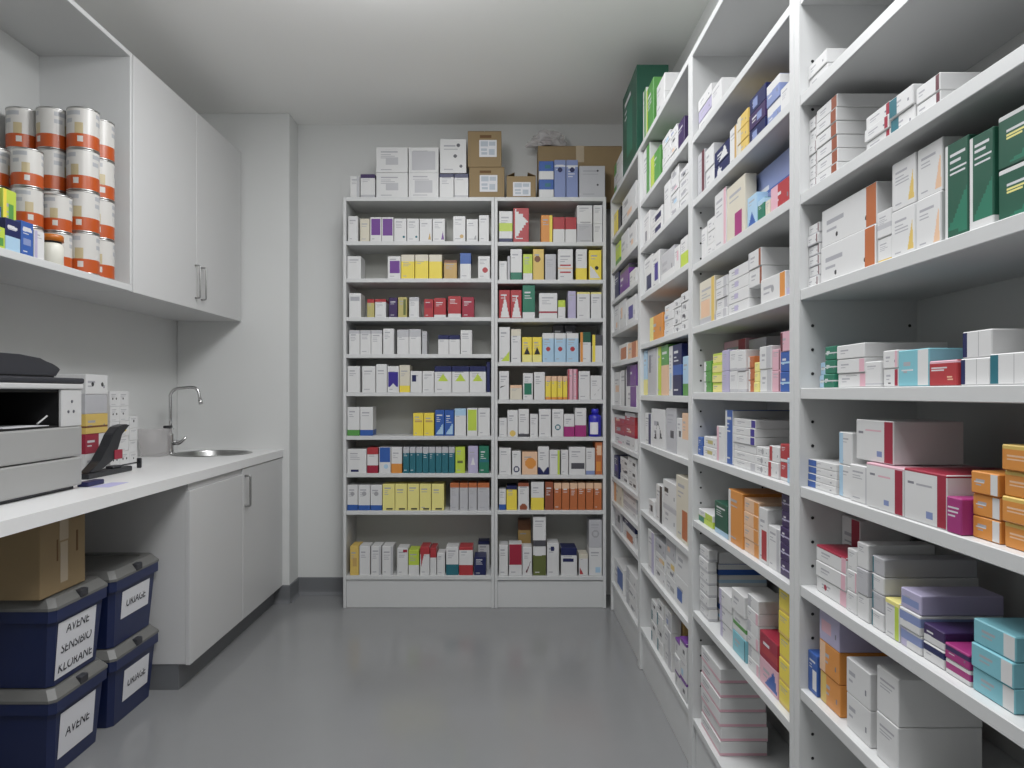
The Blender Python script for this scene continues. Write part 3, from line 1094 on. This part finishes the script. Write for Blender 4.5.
def rear_span(x0, x1, y):
    return ((x0 + x1) / 2 - CX) * y / F, (x1 - x0) * y / F
yk = BY + .02
xc, w_ = rear_span(469, 504.6, yk)
cardboard('brown cardboard box with white label, lower of the two stacked on the rear bookcases', w_ - .002, .2, .178, (xc, yk, BTOP + .0005), lab=(.3, .2, .8, .75), marks=[(.3, .82, .62, .9)], tape=False)
xc, w_ = rear_span(467.6, 501.6, yk)
cardboard('brown cardboard box with white label, upper of the two stacked on the rear bookcases', w_ - .002, .19, .208, (xc, yk + .004, BTOP + .1835), lab=(.34, .28, .86, .76), marks=[(.36, .82, .7, .9)], tape=False)
xc, w_ = rear_span(506.4, 536, yk)
cardboard('small brown carton with loose top flaps beside the stacked cardboard boxes', w_ - .002, .15, .128, (xc, yk, BTOP + .0005), lab=(.22, .08, .82, .72), flaps='open', tape=False)
yk2 = BY + .125
xc, w_ = rear_span(538, 622, yk2)
cardboard('long brown cardboard box lying behind the blue boxes in the rear corner', w_, .15, .338, (xc, yk2, BTOP + .0005), tape=True)

# crumpled clear plastic bag on the long cardboard box
def plastic_mat():
    m = bpy.data.materials.new('clear_film'); m.use_nodes = True
    nt = m.node_tree; nt.nodes.clear()
    o = nt.nodes.new('ShaderNodeOutputMaterial'); mx = nt.nodes.new('ShaderNodeMixShader')
    tr = nt.nodes.new('ShaderNodeBsdfTransparent'); p = nt.nodes.new('ShaderNodeBsdfPrincipled')
    tr.inputs['Color'].default_value = (.97, .97, .97, 1)
    p.inputs['Base Color'].default_value = hexcol('d8d4d4'); p.inputs['Roughness'].default_value = .15
    mx.inputs[0].default_value = .5
    nt.links.new(tr.outputs[0], mx.inputs[1]); nt.links.new(p.outputs[0], mx.inputs[2]); nt.links.new(mx.outputs[0], o.inputs[0])
    return m
M_film = plastic_mat()
def crumple(name, loc, sx, sy, sz, seed, m, parent=None):
    from mathutils import noise
    bm = bmesh.new()
    bmesh.ops.create_icosphere(bm, subdivisions=4, radius=1)
    for v in bm.verts:
        p = v.co.copy()
        k = 1 + .42 * noise.noise(p * 1.7 + Vector((seed, 0, 0))) + .3 * abs(noise.noise(p * 4.3 + Vector((0, seed, 0))))
        q = p * k
        if q.z < -.55: q.z = -.55 + (q.z + .55) * .05
        v.co = Vector((q.x * sx, q.y * sy, (q.z + .58) * sz))
    o = finish(name, bm, m, parent)
    o.location = loc
    return o
bag = thing('plastic_bag', 'crumpled clear plastic bag lying on the long cardboard box', 'plastic bag', ((548 - CX) * 4.37 / F, 4.37, BTOP + .344))
crumple('bag_film', (0, 0, 0.003), .105, .05, .062, 3.1, M_film, bag)
crumple('bag_contents', (-.005, -.005, .02), .03, .022, .03, 5.3, mat('bag_dark_contents', '6c4e54', rough=.5), bag)
crumple('bag_neck', (-.085, -.02, .0035), .045, .026, .024, 8.8, M_film, bag)

# ------------------------------------------------------------------ left side: wall cabinets
CXF, YC0, YC1, ZC0, ZC1 = -1.585, 3.035, YE - .001, 1.69, 2.70
def bracket(name, axis_pts, m, parent, r=.004):
    return tube(name, axis_pts, r, m, parent, 10)
wc = thing('wall_cabinet', 'white two-door wall cabinet with slim steel handles above the sink', 'wall cabinet', (CXF, (YC0 + YC1) / 2, ZC0))
ymid = (YC0 + YC1) / 2
box('cabinet_body', WL + .001 - CXF, -.02, YC0 - ymid + .0005, YC1 - ymid, 0.0, ZC1 - ZC0, M_door, wc, bev=.001)
for s in (-1, 1):
    a, b = (YC0 - ymid + .008, -.0015) if s < 0 else (.0015, YC1 - ymid - .012)
    dr = box('door', -.0195, 0, a, b, -.002, ZC1 - ZC0, M_door, wc, bev=.0015)
    yh = -.03 + .025 - .012 if s < 0 else .055
    h0, h1 = .055, .22
    tube('door_handle', [(-.002, yh, h0), (.018, yh, h0)] + arc((.018, yh, h0 + .008), .008, R(-90), R(0), 4) + arc((.018, yh, h1 - .008), .008, R(0), R(90), 4) + [(-.002, yh, h1)], .0045, M_steel, dr, 10)['label'] = 'steel bar handle'
ow = thing('open_wall_shelf', 'white open wall shelf unit holding orange banded tins', 'wall shelf', (CXF, 2.3, ZC0))
y0o, y1o = 1.5 - 2.3, YC0 - 2.3 - .0005
dp = WL + .001 - CXF
box('bottom_board', dp, 0, y0o, y1o, 0, .027, M_shelf, ow, bev=.0015)
box('side_panel', dp, 0, y1o - .018, y1o, .0275, ZC1 - ZC0, M_shelf, ow, bev=.0015)
box('side_panel', dp, 0, y0o, y0o + .018, .0275, ZC1 - ZC0, M_shelf, ow, bev=.0015)
box('top_board', dp, 0, y0o + .0185, y1o - .0185, ZC1 - ZC0 - .02, ZC1 - ZC0, M_shelf, ow, bev=.0015)
box('back_panel', dp, dp + .006, y0o + .0185, y1o - .0185, .0275, ZC1 - ZC0 - .021, M_back, ow)

# ------------------------------------------------------------------ tins on the open shelf
def tin_mesh(r, h, n=36):
    zs = [.0, .006, .04 * 1, h * .16, h * .30, h * .36, h * .50, h * .62, h * .72, h * .80, h * .90, h - .006]
    zs = sorted(set(round(z, 4) for z in zs if z <= h - .006))
    bm = bmesh.new(); rings = []
    for z in zs:
        rings.append([bm.verts.new((r * math.cos(2 * math.pi * k / n), r * math.sin(2 * math.pi * k / n), z)) for k in range(n)])
    for i in range(len(zs) - 1):
        zm = (zs[i] + zs[i + 1]) / 2 / h
        for k in range(n):
            a = math.degrees(2 * math.pi * (k + .5) / n)
            a = (a + 180) % 360 - 180
            mi = 1 if zm < .37 else 0
            if zm >= .37:
                for cen in (-20, 100, -140):           # the front label repeats around the tin
                    da = (a - cen + 180) % 360 - 180
                    if .37 < zm < .62 and 10 < da < 40: mi = 2
                    if .80 < zm < .90 and -30 < da < 30: mi = 3
                    if .62 < zm < .72 and -30 < da < 0: mi = 3
            elif zm < .3:
                for cen in (-20, 100, -140):
                    da = (a - cen + 180) % 360 - 180
                    if .16 < zm < .3 and 20 < da < 40: mi = 0
            f = bm.faces.new((rings[i][k], rings[i][(k + 1) % n], rings[i + 1][(k + 1) % n], rings[i + 1][k]))
            f.material_index = mi; f.smooth = True
    return finish('tin_body', bm, [M_tinw, M_tino, M_tint, M_ting])
def make_tin(r, h):
    t = thing('formula_tin', '', 'tin')
    b = tin_mesh(r, h); b.parent = t
    lathe('bottom_rim', [(0, .001), (r - .004, .001), (r - .003, 0), (r + .0008, .0005), (r + .001, .005), (r, .0062)], M_tinm, t, 36)
    lathe('lid', [(r, h - .0062), (r + .001, h - .005), (r + .0008, h - .0005), (r - .003, h), (r - .005, h - .004), (0, h - .004)], M_tinm, t, 36)
    return t
BIG, SMALL = make_tin(.0565, .1598), make_tin(.0495, .1395)
used = set()
ZB = ZC0 + .0275
def put_tin(kind, x, y, level, label, rz):
    h = .16 if kind is BIG else .14
    if kind not in used: t = kind; used.add(kind)
    else: t = copy_tree(kind)
    t.location = (x, y, ZB + level * h + .0003); t.rotation_euler = (0, 0, rz)
    tag(t, label, 'tin', 'orange banded tins on the wall shelf')
LV = ['bottom', 'second up', 'third up', 'topmost']
for nm, x, y, rz in (('column nearest the cabinet door', -1.655, 2.906, R(-62)), ('front column, second from cabinet door', -1.65, 2.79, R(-80)),
                     ('column behind the front columns', -1.768, 2.79, R(-110)), ('column against the wall', -1.885, 2.79, R(-70))):
    for k in range(4):
        put_tin(BIG, x, y, k, f"large white and orange tin, {LV[k]} of {nm}", rz + rnd.uniform(-.3, .3))
LV3 = ['bottom', 'middle', 'topmost']
for nm, x, y, rz in (('short column behind the white jar', -1.737, 2.595, R(-70)), ('short column behind the lime pack', -1.849, 2.58, R(-90))):
    for k in range(3):
        put_tin(SMALL, x, y, k, f"smaller white and orange tin, {LV3[k]} of {nm}", rz + rnd.uniform(-.3, .3))
for k in range(2):
    put_tin(SMALL, -1.688, 2.688, k, f"smaller white and orange tin, {('lower', 'upper')[k]} one behind the amber lidded jar", R(-75))
jar = thing('supplement_jar', 'small white jar with amber lid at the front of the wall shelf', 'jar', (-1.632, 2.567, ZB + .0005))
lathe('jar_body', [(0, 0), (.035, 0), (.038, .003), (.038, .066), (.034, .074), (.031, .078), (0, .078)], mat('jar_white', 'd8d6cc', rough=.35), jar)
lathe('jar_neck', [(.031, .0782), (.032, .0785), (.032, .085), (.031, .0855)], M_blackp, jar)
lathe('jar_lid', [(.0305, .0845), (.0385, .085), (.0385, .104), (.035, .108), (0, .108)], M_jarl, jar)['label'] = 'amber screw lid'
box_l = '''
-9 4.6 226 s=.012 D=.07|lm q:fg:.1,.1,.9,.5
5 20 219.5 s=.012 D=.06|nb b:lb:.45 x:pw:.1,.7,.8,.78
20.6 33 222 s=.012 D=.06|bl x:pw:.1,.72,.9,.8 x:pb:.15,.3,.8,.5
33.6 44 231 s=.012 D=.05|wh L:lv:.3
'''
fill_shelf(read_items(box_l), 'left', CXF, ZB, 3, 1.6, 3.0, 'front of the open wall shelf', 'boxes on the wall shelf', .06, 700)
fill_shelf(read_items('''
-8 1.5 205 s=.1 D=.05|bl q:lb:.1,.6,.9,.9
3 16.5 190 s=.1 D=.05|lm L:ye:.25 q:fg:.4,.2,.8,.8
'''), 'left', CXF, ZB, 3, 1.6, 3.0, 'behind small boxes on wall shelf', 'boxes on the wall shelf', .05, 701)

# ------------------------------------------------------------------ worktop, base cabinet, sink
ZT, TXF = .92, -1.335
SKX, SKY, SKR = -1.655, 4.02, .205
def worktop():
    bm = bmesh.new()
    x0, x1, y0, y1 = WL + .001, TXF, .7, YE - .001
    z0, z1 = ZT - .042, ZT
    n = 40
    top_o = [bm.verts.new((x, y, z1)) for x, y in ((x0, y0), (x1, y0), (x1, y1), (x0, y1))]
    bot_o = [bm.verts.new((v.co.x, v.co.y, z0)) for v in top_o]
    ci = [(SKX + (SKR + .0005) * math.cos(2 * math.pi * k / n), SKY + (SKR + .0005) * math.sin(2 * math.pi * k / n)) for k in range(n)]
    top_i = [bm.verts.new((x, y, z1)) for x, y in ci]
    bot_i = [bm.verts.new((x, y, z0)) for x, y in ci]
    for o, i in ((top_o, top_i), (bot_o, bot_i)):
        es = [bm.edges.new((o[k], o[(k + 1) % 4])) for k in range(4)] + [bm.edges.new((i[k], i[(k + 1) % n])) for k in range(n)]
        bmesh.ops.triangle_fill(bm, use_beauty=True, edges=es)
    for k in range(4): bm.faces.new((top_o[k], top_o[(k + 1) % 4], bot_o[(k + 1) % 4], bot_o[k]))
    for k in range(n): bm.faces.new((top_i[k], bot_i[k], bot_i[(k + 1) % n], top_i[(k + 1) % n]))
    return finish('worktop', bm, M_lam)
tag(worktop(), 'long white laminate worktop along the wall with a round sink hole', 'worktop')

sk = thing('sink', 'round steel inset sink at the far end of the white worktop', 'sink', (SKX, SKY, ZT))
q = SKR
lathe('rim', [(q - .012, .0014), (q - .012, .003), (q - .004, .0042), (q + .01, .003), (q + .013, .0008), (q + .0, .0006)], M_steel, sk, 48)
lathe('basin', [(q - .012, .0018), (q - .016, -.006), (q - .022, -.09), (q - .04, -.125), (q - .08, -.14), (.03, -.145), (0, -.145)], M_steel, sk, 48)
lathe('drain', [(.032, -.1445), (.03, -.141), (.02, -.143), (0, -.1435)], M_chrome, sk, 24)

fx, fy = -1.868, 3.98
fc = thing('kitchen_tap', 'tall chrome gooseneck tap beside the round sink', 'tap', (fx, fy, ZT + .0005))
lathe('base_flange', [(0, 0), (.026, 0), (.026, .006), (.02, .012), (0, .012)], M_chrome, fc)
lathe('tap_body', [(.0185, .0125), (.0185, .105), (.0165, .112), (.011, .116), (0, .116)], M_chrome, fc)
tube('spout', [(0, 0, .116), (0, 0, .2), (0, 0, .315)] + arc((.05, -.004, .315), .05, R(180), R(100), 8)[1:] + [(.1, -.006, .370)] + arc((.13, -.008, .340), .03, R(95), R(10), 6) + [(.168, -.012, .315), (.172, -.012, .295)], .0088, M_chrome, fc, 14)
tube('aerator', [(.171, -.012, .302), (.1745, -.012, .277)], .0115, M_chrome, fc, 14)
lv = tube('lever', [(.016, 0, .062), (.05, -.004, .064), (.062, -.006, .068), (.092, -.01, .094)], [.013, .013, .009, .006], M_chrome, fc, 12)

bc = thing('base_cabinet', 'white two-door base cabinet under the sink end of the worktop', 'base cabinet', (TXF, 3.64, 0))
BX0, BXF, BY0, BY1 = WL + .001 - TXF, -.005, 3.03 - 3.64, YE - .001 - 3.64
for a, b in ((BY0, BY0 + .018), (BY1 - .018, BY1)): box('side_panel', BX0, BXF - .0195, a, b, .11, ZT - .0425, M_door, bc, bev=.001)
box('bottom_panel', BX0, BXF - .0195, BY0 + .0185, BY1 - .0185, .11, .128, M_door, bc)
box('back_panel', BX0, BX0 + .008, BY0 + .0185, BY1 - .0185, .1285, ZT - .0425, M_door, bc)
box('plinth', BX0, BXF - .05, BY0 + .004, BY1, .001, .1095, M_kick, bc)
for s in (-1, 1):
    a, b = (BY0 + .001, -.002) if s < 0 else (.002, BY1 - .03)
    zt = ZT - .075 if s < 0 else ZT - .046
    dr = box('door', BXF - .019, BXF, a, b, .106, zt, M_door, bc, bev=.0015)
    if s > 0:
        yh, h0, h1 = .03, .68, .835
        x_ = BXF
        tube('door_handle', [(x_ - .002, yh, h0), (x_ + .02, yh, h0)] + arc((x_ + .02, yh, h0 + .008), .008, R(-90), R(0), 4) + arc((x_ + .02, yh, h1 - .008), .008, R(0), R(90), 4) + [(x_ - .002, yh, h1)], .0055, M_steel, dr, 10)['label'] = 'steel bar handle'
box('top_rail', BXF - .019, BXF - .008, BY0 + .001, -.002, ZT - .073, ZT - .0435, M_door, bc)
box('filler_strip', BXF - .019, BXF - .002, BY1 - .028, BY1, .106, ZT - .046, M_door, bc, bev=.001)

# clear basket behind the tap
M_clear = plastic_mat(); M_clear.name = 'clear_tub_plastic'; M_clear.node_tree.nodes['Mix Shader'].inputs[0].default_value = .22
bk = thing('clear_basket', 'clear plastic basket with dark clip handle against the wall by the tap', 'basket', (-1.885, 3.84, ZT + .0005))
bm = bmesh.new()
def ring(hx, hy, z): return [bm.verts.new((x, y, z)) for x, y in ((-hx, -hy), (hx, -hy), (hx, hy), (-hx, hy))]
rs = [ring(.05, .05, .0), ring(.065, .065, .14), ring(.062, .062, .14), ring(.047, .047, .004)]
bm.faces.new(rs[0][::-1])
for a, b in zip(rs, rs[1:]):
    for k in range(4): bm.faces.new((a[k], a[(k + 1) % 4], b[(k + 1) % 4], b[k]))
bm.faces.new(rs[3])
finish('basket_body', bm, M_clear, bk)
bm = bmesh.new(); rs = [ring(.065, .065, .1405), ring(.07, .07, .1405), ring(.07, .07, .148), ring(.061, .061, .148), ring(.061, .061, .1405)]
for a, b in zip(rs, rs[1:]):
    for k in range(4): bm.faces.new((a[k], a[(k + 1) % 4], b[(k + 1) % 4], b[k]))
finish('basket_rim', bm, M_clear, bk)
box('clip', .035, .075, .015, .045, .1485, .163, M_blackp, bk, bev=.003)['label'] = 'black clip'

# ------------------------------------------------------------------ printer
PX, PY1 = -1.517, 2.56
pr = thing('printer', 'white multifunction printer with dark lid at the near end of the worktop', 'printer', (PX, PY1, ZT + .0005))
pd, pl = -.42, -.56                  # depth into the wall, length towards the camera
box('foot_base', pd + .02, -.02, pl + .02, -.02, 0, .012, M_dark, pr)
box('paper_tray', pd, 0, pl, 0, .0125, .113, M_prn, pr, bev=.006, seg=2)
# the middle body with its open output bay
bm = bmesh.new()
add_box(bm, pd, 0, pl, 0, .117, .222, .006, 0, 2)
finish('printer_body', bm, M_prn, pr)
box('bay_floor', -.3, -.012, pl + .02, -.118, .2225, .228, M_cav, pr)
box('bay_back', pd, -.3, pl + .002, -.002, .2225, .352, M_cav, pr)
box('bay_side', -.3, -.014, -.117, -.002, .2225, .352, M_cav, pr)
box('control_panel', -.0135, -.001, -.117, -.001, .2225, .352, M_prn2, pr, bev=.003)
box('bay_side', -.3, -.002, pl + .002, pl + .04, .2225, .352, M_prn, pr, bev=.003)
box('bay_ceiling', -.3, -.014, pl + .0405, -.1175, .342, .352, M_cav, pr)
for k, (yy, zz) in enumerate(((-.06, .31), (-.08, .275), (-.05, .275))):
    o = lathe('panel_button', [(0, .003), (.005, .0025), (.006, 0)], mat('button_grey', '55565c', rough=.5), pr, 12)
    o.rotation_euler = (0, R(90), 0); o.location = (-.0016, yy, zz)
scb = box('scanner_body', pd, .004, pl - .004, .004, .3525, .372, M_prn2, pr, bev=.005, seg=2)
box('scanner_lid', pd, .006, pl - .004, .006, .3725, .392, M_dark, pr, bev=.006, seg=2)
bm = bmesh.new()                     # domed document feeder
prof = [(-.115, .0), (-.085, .03), (-.12, .045), (-.2, .062), (-.3, .07), (-.42, .07), (-.55, .06), (-.55, .0)]
va = [bm.verts.new((pd + .02, y, .3925 + z)) for y, z in prof]; vb = [bm.verts.new((-.02, y, .3925 + z)) for y, z in prof]
bm.faces.new(va); bm.faces.new(vb[::-1])
for k in range(len(prof)):
    k2 = (k + 1) % len(prof); bm.faces.new((va[k], vb[k], vb[k2], va[k2]))
bmesh.ops.bevel(bm, geom=list(bm.edges), offset=.006, segments=2, affect='EDGES')
adf = finish('document_feeder', bm, M_dark, pr)
bm = bmesh.new(); add_box(bm, -.28, -.03, -.36, -.14, .2285, .2305); finish('output_paper', bm, M_paper, pr)['label'] = 'white sheet in the output bay'
bm = bmesh.new(); add_tube(bm, [(-.03, -.2, .2375), (-.03, -.15, .262)], .003, 8); finish('paper_stop', bm, M_prn2, pr)

# ------------------------------------------------------------------ goods standing on the worktop
fill_shelf(read_items('''
110.5 119.8 391 n=5|wh c:bk:.3,.5,.07 c:bk:.7,.5,.07
120.2 129.6 391 n=5|wh c:bk:.3,.5,.07 c:bk:.7,.5,.07/wh/wh q:ye:.1,.3,.7,.8/wh c:bk:.4,.5,.07/wh c:bk:.4,.5,.07
130 138 416 n=4|wh c:bk:.5,.5,.07/wh/wh/wh c:bk:.5,.6,.09
'''), 'left', -1.76, ZT + .0002, 3, 2.6, 3.7, 'on worktop behind stapler', 'small white boxes on the worktop', .15, 710)
fill_shelf(read_items('''
86 108 374.5 n=5|wh/cm R:wh:.6/go m:br:.3,.4/lg plain/wh c:bk:.3,.5,.06 c:bk:.75,.5,.06
'''), 'left', -1.735, ZT + .0002, 3, 2.6, 3.7, 'stack behind the printer', 'small boxes beside the printer', .15, 711)

st = thing('lever_stapler', 'black long-arm lever stapler standing on the worktop beside the printer', 'stapler', (-1.665, 2.80, ZT + .0005), R(0))
box('base_plate', -.03, .03, 0, .33, 0, .022, M_blackp, st, bev=.004, seg=2)
box('anvil', -.016, .016, .2, .27, .0225, .032, M_dark, st, bev=.002)
bm = bmesh.new()
pr_ = [(.02, .024), (.10, .06), (.16, .12), (.195, .168), (.235, .196), (.295, .205), (.335, .199), (.3, .188), (.262, .165), (.24, .11), (.205, .06), (.12, .03), (.05, .0235)]
for sgn in (0,):
    va = [bm.verts.new((-.02, y, z)) for y, z in pr_]; vb = [bm.verts.new((.02, y, z)) for y, z in pr_]
    bm.faces.new(va[::-1]); bm.faces.new(vb)
    for k in range(len(pr_)):
        k2 = (k + 1) % len(pr_); bm.faces.new((va[k], va[k2], vb[k2], vb[k]))
bmesh.ops.bevel(bm, geom=[e for e in bm.edges], offset=.003, segments=2, affect='EDGES')
finish('lever_arm', bm, M_blackp, st)
tube('guide_rod', [(0.0, .3, .0265), (.0, .44, .0265)], .003, M_blackp, st, 8)
box('rod_stop', -.01, .01, .44, .452, .0, .045, M_blackp, st, bev=.003)
box('red_trim', .0204, .024, .2, .262, .06, .1, card('cm'), st, bev=.002)['label'] = 'red side plate'
tag(box('ink_pad', -1.545, -1.505, 2.575, 2.68, ZT + .0005, ZT + .018, M_pad, None, bev=.003, seg=2), 'small navy ink pad lying on the worktop at the printer corner', 'ink pad')
bm = bmesh.new()
for k, (x, y) in enumerate(((-1.50, 2.57), (-1.43, 2.575), (-1.435, 2.72), (-1.495, 2.71))): bm.verts.new((x, y, ZT + .0004)); 
bm.verts.ensure_lookup_table(); f = bm.faces.new(bm.verts[:])
r_ = bmesh.ops.extrude_face_region(bm, geom=[f]); bmesh.ops.translate(bm, verts=[v for v in r_['geom'] if isinstance(v, bmesh.types.BMVert)], vec=(0, 0, .0005))
tag(finish('lilac_patch', bm, M_lilac), 'thin lilac patch lying flat on the worktop by the ink pad', 'paper')  # thin flat patch of lilac colour on the worktop

# ------------------------------------------------------------------ crates under the worktop
def text_mesh(s, size, m, parent, loc, rot, shear=0.0):
    cu = bpy.data.curves.new('lettering', 'FONT')
    cu.body = s; cu.size = size; cu.align_x = 'CENTER'; cu.align_y = 'CENTER'; cu.extrude = .0003; cu.shear = shear
    tmp = bpy.data.objects.new('lettering_tmp', cu); COL.objects.link(tmp)
    dg = bpy.context.evaluated_depsgraph_get()
    me = bpy.data.meshes.new_from_object(tmp.evaluated_get(dg))
    bpy.data.objects.remove(tmp); bpy.data.curves.remove(cu)
    me.materials.clear(); me.materials.append(m)
    o = bpy.data.objects.new('lettering', me); COL.objects.link(o)
    o.parent = parent; o.location = loc; o.rotation_euler = rot
    return o
CD, CH = .46, .296                    # depth under the worktop, height with lid
def crate(label, y0, z0, lines, lab, lsize, CW):
    t = thing('storage_crate', label, 'storage crate', (-1.455, y0 + CW / 2, z0 + .0005), 0, 'navy storage crates under the worktop')
    h = CW / 2
    bm = bmesh.new()
    def rr_(x0, x1, y, z, c=.018):
        p = [(x0 + c, -y), (x1 - c, -y), (x1, -y + c), (x1, y - c), (x1 - c, y), (x0 + c, y), (x0, y - c), (x0, -y + c)]
        return [bm.verts.new((a, b, z)) for a, b in p]
    rs = [rr_(-CD + .03, -.028, h - .03, 0), rr_(-CD + .012, -.012, h - .014, .215), rr_(-CD + .002, -.002, h - .003, .218), rr_(-CD + .002, -.002, h - .003, .256), rr_(-CD + .014, -.014, h - .016, .256)]
    bm.faces.new(rs[0][::-1])
    for a, b in zip(rs, rs[1:]):
        for k in range(8): bm.faces.new((a[k], a[(k + 1) % 8], b[(k + 1) % 8], b[k]))
    bm.faces.new(rs[-1])
    bmesh.ops.bevel(bm, geom=[e for e in bm.edges if e.calc_face_angle(0) > .3], offset=.003, segments=2, affect='EDGES')
    tub = finish('tub', bm, M_tub, t)
    bm = bmesh.new()
    rs = [rr_(-CD, 0, h, .2565), rr_(-CD, 0, h, .266), rr_(-CD + .02, -.02, h - .02, .293), rr_(-CD + .05, -.05, h - .05, .2935), rr_(-CD + .056, -.056, h - .056, .287)]
    bm.faces.new(rs[0][::-1])
    for a, b in zip(rs, rs[1:]):
        for k in range(8): bm.faces.new((a[k], a[(k + 1) % 8], b[(k + 1) % 8], b[k]))
    bm.faces.new(rs[-1])
    bmesh.ops.bevel(bm, geom=[e for e in bm.edges if e.calc_face_angle(0) > .3], offset=.004, segments=2, affect='EDGES')
    lid = finish('lid', bm, M_lid, t)
    lid['label'] = 'grey snap lid'
    box('lid_clip', -.022, .004, -.022, .022, .262, .2885, M_clip, lid, bev=.004, seg=2)
    bm = bmesh.new()                                    # paper label, set on the sloping front
    y_a, y_b, za, zb = lab
    sl = (.028 - .012) / .215
    P = []
    for yy in (y_a, y_b):
        for zz in (za, zb):
            P.append(bm.verts.new((-.028 + sl * zz + .0012, yy, zz)))
    P2 = [bm.verts.new((v.co.x + .0008, v.co.y, v.co.z)) for v in P]
    for q in ((0, 1, 3, 2),): bm.faces.new([P[k] for k in q]); bm.faces.new([P2[k] for k in reversed(q)])
    for a, b in ((0, 1), (1, 3), (3, 2), (2, 0)): bm.faces.new((P[a], P2[a], P2[b], P[b]))
    pl_ = finish('paper_label', bm, M_paper, t)
    pl_['label'] = 'white paper label'
    n = len(lines)
    for i, s in enumerate(lines):
        zz = zb - (zb - za) * (i + .5) / n
        text_mesh(s, lsize, M_ink, pl_, (-.028 + sl * zz + .0026, (y_a + y_b) / 2, zz), (R(90) + 0, 0, R(90)), .18)
    return t
HC = CH + .001
crate('navy storage crate with grey lid, on the floor below the large handwritten label', 2.30, 0.001, ['AVENE'], (-.11, .09, .05, .20), .045, .33)
crate('navy storage crate with a large three-line handwritten label under the cardboard box', 2.30, HC + .001, ['AVENE', 'SENSIBIO', 'KLORANE'], (-.122, .094, .018, .205), .043, .33)
crate('navy storage crate on the floor beside the base cabinet, label half hidden', 2.655, 0.001, ['URIAGE'], (-.085, .105, .07, .19), .04, .36)
crate('navy storage crate with a small one-word label beside the base cabinet, upper one', 2.655, HC + .001, ['URIAGE'], (-.10, .108, .095, .20), .043, .36)
cb = cardboard('brown cardboard box standing on the crate with the large label', .245, .38, .237, (-1.49, 2.41, 2 * HC + .0015), R(90), marks=[(.34, .45, .37, .75), (.78, .5, .82, .8)])
box('seam_tape', -.02, .02, -.0009, -.0004, .03, .165, M_tape, cb)

# ------------------------------------------------------------------ light and camera
def area(name, loc, sx, sy, power, col=(.985, .99, 1)):
    d = bpy.data.lights.new(name, 'AREA'); d.shape = 'RECTANGLE'; d.size = sx; d.size_y = sy; d.energy = power; d.color = col
    o = bpy.data.objects.new(name, d); COL.objects.link(o); o.location = loc
    return o
area('ceiling_panel_and_fill', (-.28, 2.6, ZC - .01), .6, .8, 18)
area('ceiling_panel_and_fill', (.1, .75, ZC - .01), .7, 1.2, 31)  # added fill over the near end of the room, not a real panel
pd_ = bpy.data.lights.new('ceiling_fill_light', 'POINT'); pd_.energy = 12; pd_.shadow_soft_size = .15; pd_.color = (.985, .99, 1)  # added unseen point light to brighten the ceiling; no pendant hangs here
po_ = bpy.data.objects.new('ceiling_fill_light', pd_); COL.objects.link(po_); po_.location = (-.5, 2.35, 2.66)
w = bpy.data.worlds.new('World'); SC.world = w; w.use_nodes = True
w.node_tree.nodes['Background'].inputs[0].default_value = (.8, .85, .9, 1)
w.node_tree.nodes['Background'].inputs[1].default_value = .2

cam = bpy.data.cameras.new('camera'); co = bpy.data.objects.new('camera', cam); COL.objects.link(co)
co.location = (0, 0, EYE); co.rotation_euler = (R(90), 0, 0)
cam.sensor_width = 36; cam.lens = F / 1024 * 36
cam.shift_x = (512 - CX) / 1024; cam.shift_y = (CY - 384) / 1024
cam.clip_start = .02
SC.camera = co
vs = SC.view_settings
SC.display_settings.display_device = 'sRGB'
vs.view_transform = 'Standard'; vs.look = 'None'; vs.gamma = 1; vs.use_curve_mapping = False
vs.exposure = 0.42
try:
    SC.cycles.use_denoising = True
    SC.cycles.max_bounces = 10; SC.cycles.diffuse_bounces = 6
except Exception:
    pass
print('OBJECTS', len(SC.objects))
